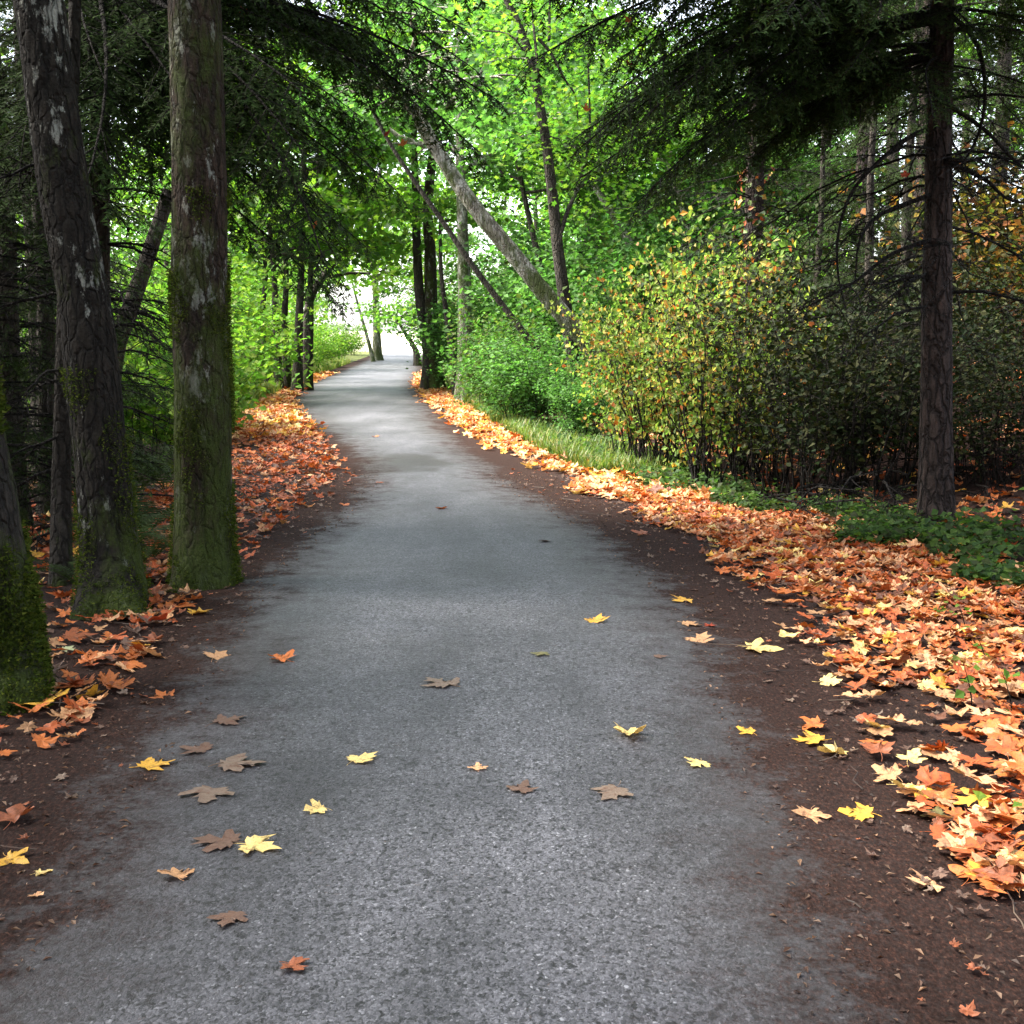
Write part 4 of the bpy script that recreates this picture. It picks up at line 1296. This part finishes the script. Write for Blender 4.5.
LC = {'orange': (.52, .15, .035), 'deep orange': (.42, .095, .025), 'yellow': (.66, .36, .045), 'pale yellow': (.74, .55, .20), 'peach': (.74, .40, .20), 'tan': (.50, .27, .13),
      'red': (.38, .055, .02), 'dull brown': (.14, .082, .058), 'dull tan': (.19, .135, .10), 'olive': (.15, .14, .05), 'pale green': (.42, .46, .26), 'rusty': (.28, .085, .035)}
LM = {k: leaf_mat('fallen_leaf_' + k.replace(' ', '_'), .15, .55, (1.2, .9, .5), attr=False, color=v, spots=True) for k, v in LC.items()}
LMESH = {}


def leaf_mesh(v, c):
    if (v, c) not in LMESH:
        flat = v >= 100
        mb_ = maple_leaf_mesh(600 + v, 0.015 if flat else [.15, .26, .10, .42, .2, .12, .32, .08][v % 8], stem=not flat or v % 2)
        LMESH[(v, c)] = mb_.mesh('maple_leaf', LM[c], True)
    return LMESH[(v, c)]


r_ = np.random.default_rng(90)


def put_leaf(px, py, wpx, c, label, v=None, group=None, flat=False, rot=None, z=None):
    g = G(px, py, .03)
    size = wpx * g[1] / F * 1.02
    v = int(r_.integers(0, 16)) if v is None else v
    if flat:
        v += 100
    o = bpy.data.objects.new('maple_leaf', leaf_mesh(v, c))
    link(o)
    inside = edgeL(g[1]) < g[0] < edgeR(g[1])
    sx_ = 2 * (g[0] - edgeL(g[1])) / (edgeR(g[1]) - edgeL(g[1])) - 1
    zz = (0.016 + 0.02 * (1 - sx_ * sx_) if inside else 0.009) if z is None else z
    o.location = (g[0], g[1], zz + HZ(g[0], g[1]))
    o.rotation_euler = (r_.normal(0, .05 if flat else .12), r_.normal(0, .05 if flat else .12), r_.uniform(0, 6.28) if rot is None else rot)
    if flat:
        o.rotation_euler[0] = o.rotation_euler[1] = 0
    o.scale = (size,) * 3
    tag(o, label, 'leaf', group)
    return o


RD = 'scattered leaves on the asphalt'
SINGLE = [(630, 735, 38, 'pale yellow', 'curled pale yellow leaf standing up on the mid right of the grey asphalt', 3, 0), (280, 658, 32, 'orange', 'single orange leaf on the left asphalt level with the left border trunk', 1, 0), (441, 509, 13, 'orange', 'small orange leaf in the middle of the path before the bend', 0, 0),
          (155, 762, 40, 'yellow', 'golden leaf with stem on the dark asphalt at left', 2, 0), (258, 847, 46, 'pale yellow', 'pale yellow lobed leaf with an upright stem on the lower left asphalt', 5, 0), (176, 873, 38, 'tan', 'tan orange leaf lying just left of the pale yellow lobed one', 0, 0),
          (315, 812, 26, 'pale yellow', 'small folded pale yellow leaf on the lower left asphalt above the lobed one', 6, 0), (362, 760, 32, 'pale yellow', 'flat pale leaf in the left middle of the grey asphalt', 7, 0), (478, 769, 20, 'peach', 'small peach leaf near the middle of the asphalt', 2, 0),
          (522, 789, 36, 'dull brown', 'faint brown leaf pressed flat near the centre of the asphalt', 0, 1), (611, 793, 44, 'dull tan', 'faint tan leaf pressed flat below the curled pale leaf', 1, 1), (697, 762, 26, 'pale yellow', 'small pale yellow star-shaped leaf right of the curled pale leaf', 7, 0),
          (746, 728, 22, 'yellow', 'small yellow leaf where the asphalt meets the right litter', 2, 0), (597, 620, 26, 'yellow', 'small golden leaf lying on the middle asphalt above the olive one', 5, 0), (541, 655, 20, 'olive', 'small olive green leaf pressed on the middle asphalt', 2, 1),
          (441, 684, 42, 'dull tan', 'faint tan leaf pressed on the asphalt left of the olive one', 3, 1), (812, 811, 36, 'tan', 'tan leaf at the right beside a bright yellow one', 4, 0), (858, 807, 38, 'yellow', 'bright yellow leaf on the dark right shoulder', 2, 0),
          (926, 876, 44, 'peach', 'peach leaf lying alone on the dark lower right shoulder', 5, 0), (930, 806, 34, 'olive', 'flat olive leaf on the right shoulder between yellow leaf and drift', 2, 1), (208, 794, 54, 'dull tan', 'large faint tan leaf pressed flat below the golden leaf at left', 4, 1),
          (241, 763, 54, 'dull tan', 'large pale ghost of a leaf right of the golden leaf at left', 5, 1), (196, 747, 38, 'dull brown', 'faint brown leaf pressed flat above the golden leaf at left', 6, 1), (217, 841, 52, 'dull brown', 'large faint brown leaf left of the pale yellow lobed leaf', 7, 1),
          (229, 719, 36, 'dull brown', 'faint brown leaf on the left asphalt below the orange leaf', 1, 1), (295, 969, 36, 'rusty', 'dark red leaf at the bottom of the asphalt', 0, 0), (230, 920, 42, 'dull brown', 'faint reddish brown leaf above the dark red one at the bottom', 2, 1),
          (14, 853, 34, 'yellow', 'yellow leaf cut near the left border on the dark asphalt', 4, 0), (43, 866, 20, 'pale yellow', 'small pale yellow leaf just right of the left border yellow one', 6, 0), (37, 891, 18, 'peach', 'small peach leaf below the yellow ones at the left border', 1, 0),
          (16, 812, 44, 'rusty', 'flat rusty red leaf at the left border', 3, 0), (4, 748, 24, 'orange', 'orange leaf cut by the left border', 2, 0), (163, 691, 26, 'orange', 'small orange leaf at the right tip of the left border drift', 5, 0), (218, 654, 28, 'tan', 'tan leaf on the left shoulder level with the single orange leaf', 7, 0),
          (69, 645, 20, 'pale green', 'pale green leaf in front of the left border trunk', 2, 0), (42, 697, 56, 'yellow', 'large yellow leaf at the foot of the left border trunk', 0, 0), (154, 618, 30, 'red', 'curled red leaf standing before the lichen-spotted trunk', 3, 0), (200, 609, 28, 'yellow', 'golden leaf in front of the straight mossy trunk', 1, 0),
          (228, 580, 20, 'orange', 'orange leaf at the right foot of the straight mossy trunk', 5, 0), (691, 622, 24, 'tan', 'tan leaf on the right shoulder left of the small red one', 2, 0), (711, 622, 15, 'red', 'small red leaf on the right shoulder', 1, 0), (700, 637, 28, 'tan', 'flat tan leaf below the small red one', 7, 0),
          (682, 598, 26, 'yellow', 'yellow leaf on the right shoulder above the small red one', 5, 0), (760, 645, 36, 'pale yellow', 'pale leaf on the right shoulder at the tip of the drift', 4, 0), (812, 722, 34, 'orange', 'orange leaf on top of a yellow one at the left edge of the right drift', 1, 0), (808, 735, 38, 'yellow', 'yellow leaf under an orange one at the left edge of the right drift', 0, 0),
          (832, 748, 34, 'pale yellow', 'pale leaf below the orange and yellow pair at the edge of the right drift', 3, 0), (376, 437, 9, 'orange', 'tiny orange leaf on the far asphalt at the bend', 0, 0), (380, 482, 9, 'rusty', 'tiny rusty leaf at the left near the dark patch', 2, 0), (345, 503, 12, 'orange', 'small orange leaf on the left litter at the bend', 1, 0),
          (545, 541, 12, 'dull tan', 'small dull leaf on the far middle asphalt', 7, 0), (640, 530, 18, 'rusty', 'small rusty leaf on the far right shoulder', 2, 0), (660, 655, 16, 'dull brown', 'small faint leaf at the right edge of the grey asphalt', 2, 1)]
for px, py, w, c, lb, v, fl in SINGLE:
    put_leaf(px, py, w, c, lb, v, RD, bool(fl))

# the nearest leaves of the two drifts, one object each
NAMES = ['orange', 'deep orange', 'peach', 'pale yellow', 'yellow', 'tan', 'rusty']
WGT = [.28, .20, .20, .08, .06, .10, .08]
cnt = 0
tries = 0
while cnt < 200 and tries < 4000:
    tries += 1
    py = 545 + 340 * r_.uniform(0, 1)
    lo = np.interp(py, [545, 600, 650, 700, 760, 800, 850, 890], [720, 770, 800, 840, 850, 905, 945, 985])
    px = lo + (1030 - lo) * r_.uniform(0, 1) ** .8
    g = G(px, py)
    if px > 1030 or g[0] - edgeR(g[1]) > 2.5:
        continue
    c = NAMES[r_.choice(7, p=WGT)]
    sz = r_.uniform(.075, .145) / g[1] * F
    o = put_leaf(px, py, sz, c, f'{c} maple leaf lying in the thick drift along the right edge of the path', None, c + ' leaves of the right drift', z=.008 + r_.uniform(0, .025))
    o.rotation_euler[0] = r_.normal(0, .2); o.rotation_euler[1] = r_.normal(0, .2)
    cnt += 1
cnt = 0
WGL = [.32, .22, .16, .06, .08, .08, .08]
while cnt < 46:
    py = r_.uniform(590, 715)
    hi = np.interp(py, [590, 640, 700, 715], [200, 165, 105, 60])
    px = hi - abs(r_.normal(0, 45))
    if px < 3:
        continue
    g = G(px, py)
    c = NAMES[r_.choice(7, p=WGL)]
    o = put_leaf(px, py, r_.uniform(.09, .15) / g[1] * F, c, f'{c} maple leaf lying among the left border trunks', None, c + ' leaves at the left trunks', z=.006 + r_.uniform(0, .02))
    o.rotation_euler[0] = r_.normal(0, .25); o.rotation_euler[1] = r_.normal(0, .25)
    cnt += 1

# the rest of the drifts
def carpet(mb, N, ylo, yhi, ypow, off_fn, side, cols, wt, size, r, tilt=.35, dz=.05):
    y = ylo + (yhi - ylo) * r.uniform(0, 1, N) ** ypow
    off = off_fn(y, r.uniform(0, 1, N), r)
    x = edgeR(y) + off if side > 0 else edgeL(y) - off
    z = H(x, y) + .008 + np.abs(r.normal(0, dz, N)) * .6
    nor = np.stack([r.normal(0, tilt, N), r.normal(0, tilt, N), np.ones(N)], -1)
    # full lobed outline with a bit of curl
    V0 = maple_leaf_mesh(700, .35, False)
    tv, tq, tt, _ = V0.arrays()
    for j, sd in enumerate((700, 701, 702)):
        tv, tq, tt, _ = maple_leaf_mesh(sd, (.2, .45, .3)[j], False).arrays()
        k = np.arange(N) % 3 == j
        tv2 = tv.copy(); tv2[:, 1] += .4
        leaves(mb, np.stack([x, y, z], -1)[k], nor[k], r.uniform(*size, k.sum()), pick(cols, k.sum(), r, .25, wt), tv2, tq, tt, r)


CC = [LC[k] for k in NAMES[:6]] + [LC['dull brown'] if False else (.16, .06, .03)]
mb = MB()


def right_off(y, u, r):
    inn = np.interp(y, [2, 3.2, 4, 5, 7, 10, 12.8, 15, 17, 27, 45], [1.3, 1.1, .85, .62, .52, .62, .68, .5, .3, .08, .05])
    wid = np.interp(y, [2, 4, 7, 10, 12.8, 17, 27, 45], [2.2, 2.2, 1.9, 1.35, .8, .75, .62, .6])
    return inn + wid * u ** .8 + .12 * np.sin(y * 3) * (1 - u) + r.normal(0, .08, len(y))


carpet(mb, 6000, 2.2, 12, .9, right_off, 1, CC, [.26, .20, .19, .06, .04, .10, .15], (.05, .13), r_, .24, .02)
carpet(mb, 2600, 11, 45, 1.3, right_off, 1, CC, [.25, .06, .30, .14, .13, .10, .02], (.09, .18), r_)


def left_off(y, u, r):
    inn = np.interp(y, [7, 9, 12, 16, 20, 27, 45], [.4, .3, .35, .25, .1, .05, .05])
    wid = np.interp(y, [7, 9, 12, 16, 20, 27, 45], [.5, 1.4, 1.8, 1.5, 1.1, .7, .6])
    return inn + wid * u + r.normal(0, .1, len(y))


carpet(mb, 2300, 7.6, 20, .9, left_off, -1, [LC['deep orange'], LC['rusty'], LC['orange'], LC['dull brown'], LC['tan'], LC['peach']], [.28, .30, .16, .14, .06, .06], (.05, .12), r_, .3, .02)
carpet(mb, 1600, 18, 45, 1.3, left_off, -1, CC, [.20, .06, .28, .16, .18, .10, .02], (.09, .18), r_)
carpet(mb, 700, 6.5, 14, 1, lambda y, u, r: 1.3 + 2.6 * u, -1, CC, [.3, .3, .1, .02, .02, .1, .16], (.08, .15), r_)
carpet(mb, 3600, 4, 24, 1, lambda y, u, r: 2.2 + 5.0 * u, 1, CC, [.26, .24, .12, .02, .05, .17, .14], (.08, .15), r_)
carpet(mb, 420, 4.4, 8.5, 1, lambda y, u, r: .25 + 1.6 * u, -1, [LC['deep orange'], LC['rusty'], LC['dull brown'], LC['orange'], LC['tan']], None, (.05, .13), r_, .25, .01)
for k in range(150):
    if k % 3:
        y = r_.uniform(2.6, 13); x = edgeR(y) + r_.uniform(.0, 2.0)
    else:
        y = r_.uniform(3, 12); x = edgeL(y) - r_.uniform(.0, 1.2)
    a = r_.uniform(0, 3.14); L = r_.uniform(.05, .28)
    s_ = np.linspace(-.5, .5, 4)
    tw = np.stack([x + math.cos(a) * L * s_ + r_.normal(0, .008, 4), y + math.sin(a) * L * s_ + r_.normal(0, .008, 4), np.full(4, HZ(x, y) + .014 + r_.uniform(0, .02))], -1)
    tube(mb, tw, [.0028, .0024, .002, .0012], 4, [(.05, .032, .022), (.10, .07, .05), (.03, .02, .015)][k % 3])
# crumbs of leaf, bark and cone on the shoulders
CR = [(.05, .026, .018), (.09, .045, .028), (.14, .085, .055), (.03, .018, .013), (.22, .13, .08)]
for sd_, n_ in ((1, 3400), (-1, 3000)):
    y = 2.3 + 11 * r_.uniform(0, 1, n_) ** 1.2
    x = edgeR(y) - .15 + 1.05 * r_.uniform(0, 1, n_) if sd_ > 0 else edgeL(y) + .15 - .95 * r_.uniform(0, 1, n_)
    ins_ = (x > edgeL(y)) & (x < edgeR(y))
    z = H(x, y) + np.where(ins_, .020, .010)
    leaves(mb, np.stack([x, y, z], -1), np.stack([r_.normal(0, .3, n_), r_.normal(0, .3, n_), np.ones(n_)], -1), r_.uniform(.006, .028, n_), pick(CR, n_, r_, .3), SIMPLE_V * np.array([.8, 1, 1.5]), SIMPLE_Q, None, r_)
# thin scatter and fragments on the shoulders
carpet(mb, 350, 2.4, 14, 1, lambda y, u, r: .05 + .7 * u ** .6, 1, [LC['dull tan'], LC['rusty'], LC['dull brown'], LC['dull brown']], None, (.015, .055), r_, .2, .005)
carpet(mb, 250, 3, 14, 1, lambda y, u, r: .0 + .5 * u ** .6, -1, [LC['rusty'], LC['dull brown'], LC['dull brown'], LC['dull tan']], None, (.015, .055), r_, .2, .005)
tag(mb.build('leaf_litter', M['litter']), 'carpet of orange and peach fallen maple leaves along both edges of the path', 'leaf litter', kind='stuff')

# leaves caught in the boughs
for px, py, Yd, c, lb in [(403, 143, 9.3, 'orange', 'orange leaf caught in the tip of the left fir bough'), (388, 133, 9.3, 'red', 'red leaf caught just above the left fir bough tip'), (316, 226, 9.2, 'orange', 'orange leaf caught low in the hanging left bough'), (243, 11, 9.0, 'red', 'red leaf caught high beside the straight mossy trunk'),
                          (628, 20, 8.9, 'orange', 'large orange leaf caught high in the right fir boughs'), (628, 63, 8.9, 'red', 'red leaf caught in the middle of the right fir boughs'), (586, 108, 8.9, 'orange', 'orange leaf at the left tip of the right fir boughs'), (905, 174, 8.8, 'red', 'red leaf caught by the right fir trunk')]:
    p_ = P(px, py, Yd)
    o = bpy.data.objects.new('maple_leaf', leaf_mesh(int(r_.integers(0, 8)), c)); link(o)
    o.location = p_; o.rotation_euler = (R(60), r_.uniform(-.6, .6), r_.uniform(-1, 1)); o.scale = (.07,) * 3
    tag(o, lb, 'leaf', 'leaves caught in the fir boughs')

# ------------------------------------------------------------------ small sprouts in the right drift
def sprout(seed, h, n):
    r = np.random.default_rng(seed); st, fo = MB(), MB()
    s = np.linspace(0, 1, 5)
    p = np.stack([.04 * s ** 2 * r.choice([-1, 1]), .03 * s, h * s], -1)
    tube(st, p, .003 * (1.3 - s), 4)
    pos = np.array([p[r.integers(1, 5)] + r.normal(0, .035, 3) for _ in range(n)])
    leaves(fo, pos, np.stack([r.normal(0, .5, n), r.normal(0, .5, n) - .3, np.ones(n)], -1), r.uniform(.025, .05, n), pick([(.10, .20, .03), (.15, .25, .04), (.2, .26, .05)], n, r), SIMPLE_V * np.array([1.6, 1, 1]), SIMPLE_Q, None, r)
    return st, fo


for i, (px, py, h, n, lb) in enumerate([(972, 712, .2, 8, 'green sprout on a reddish stem rising from the right leaf drift'), (985, 665, .12, 7, 'small green seedling in the right drift behind the reddish sprout'), (965, 628, .14, 8, 'bright green seedling near the top of the right drift'), (938, 615, .1, 7, 'low green seedling left of the bright seedling'), (1012, 720, .18, 8, 'green sprout at the right border'), (1018, 818, .08, 4, 'dark little sprout low at the right border')]):
    st, fo = sprout(800 + i, h, n)
    put_tree('sprout', lb, 'sprout', on(G(px, py)), [('stem', st, M['twig'], True), ('foliage', fo, M['shrub_leaf'], False)], group='sprouts in the right drift')

# ================================================================== far wood
mb = MB()
r_ = np.random.default_rng(95)
tr = MB()
for i in range(26):
    y = r_.uniform(90, 116)
    side = r_.choice([-1, 1])
    x = (edgeR(y) + 8 + abs(r_.normal(0, 16))) if side > 0 else (edgeL(y) - 8 - abs(r_.normal(0, 16)))
    hh = r_.uniform(10, 17)
    n = 1100
    u = nrm(r_.normal(0, 1, (n, 3))) * (r_.uniform(.4, 1, (n, 1)) ** .5)
    lump = np.array([noise.noise(Vector(v * 2.2 + i)) for v in u]) * .5 + 1
    pos = np.array([x, y, hh * .52]) + u * lump[:, None] * np.array([3.4, 3.4, hh * .5])
    pos = pos[pos[:, 2] > .1]; n = len(pos)
    leaves(mb, pos, np.stack([r_.normal(0, .6, n), r_.normal(0, .6, n), np.ones(n)], -1), r_.uniform(.35, .6, n), pick(GREEN_Y if i % 2 else GREEN, n, r_), SIMPLE_V * np.array([1.4, 1, 1]), SIMPLE_Q, None, r_)
tag(mb.build('far_wood', M['maple_leaf']), 'hazy green mass of far woodland beyond the last trees', 'woodland', kind='stuff')

# ================================================================== light
SUN_EL, SUN_AZ = R(50), R(-85)        # azimuth measured from +Y toward +X
w = bpy.data.worlds.new('World')
sc.world = w
w.use_nodes = True
nt = w.node_tree
for n in list(nt.nodes):
    nt.nodes.remove(n)
sky = nt.nodes.new('ShaderNodeTexSky')
sky.sky_type = 'NISHITA'
sky.sun_disc = False
sky.sun_elevation = SUN_EL
sky.sun_rotation = SUN_AZ
sky.air_density = 1.0
sky.dust_density = 2.0
sky.ozone_density = 1.0
bgn = nt.nodes.new('ShaderNodeBackground')
bgn.inputs['Strength'].default_value = 0.15
on_ = nt.nodes.new('ShaderNodeOutputWorld')
hs = nt.nodes.new('ShaderNodeHueSaturation')
hs.inputs['Saturation'].default_value = 0.42
nt.links.new(sky.outputs[0], hs.inputs['Color'])
nt.links.new(hs.outputs[0], bgn.inputs['Color'])
nt.links.new(bgn.outputs[0], on_.inputs['Surface'])
sl = bpy.data.lights.new('sun', 'SUN')
sl.energy = 5
sl.angle = R(24)
sl.color = (1, .95, .86)
so = bpy.data.objects.new('sun', sl)
d = Vector((math.sin(SUN_AZ) * math.cos(SUN_EL), math.cos(SUN_AZ) * math.cos(SUN_EL), math.sin(SUN_EL)))
so.rotation_euler = d.to_track_quat('Z', 'Y').to_euler()
link(so)

sc.view_settings.view_transform = 'Standard'
sc.view_settings.look = 'None'
sc.view_settings.exposure = 2.65
sc.view_settings.gamma = 1
sc.render.engine = 'CYCLES'
sc.cycles.use_denoising = True
sc.cycles.max_bounces = 8
sc.cycles.diffuse_bounces = 4
sc.cycles.transmission_bounces = 4
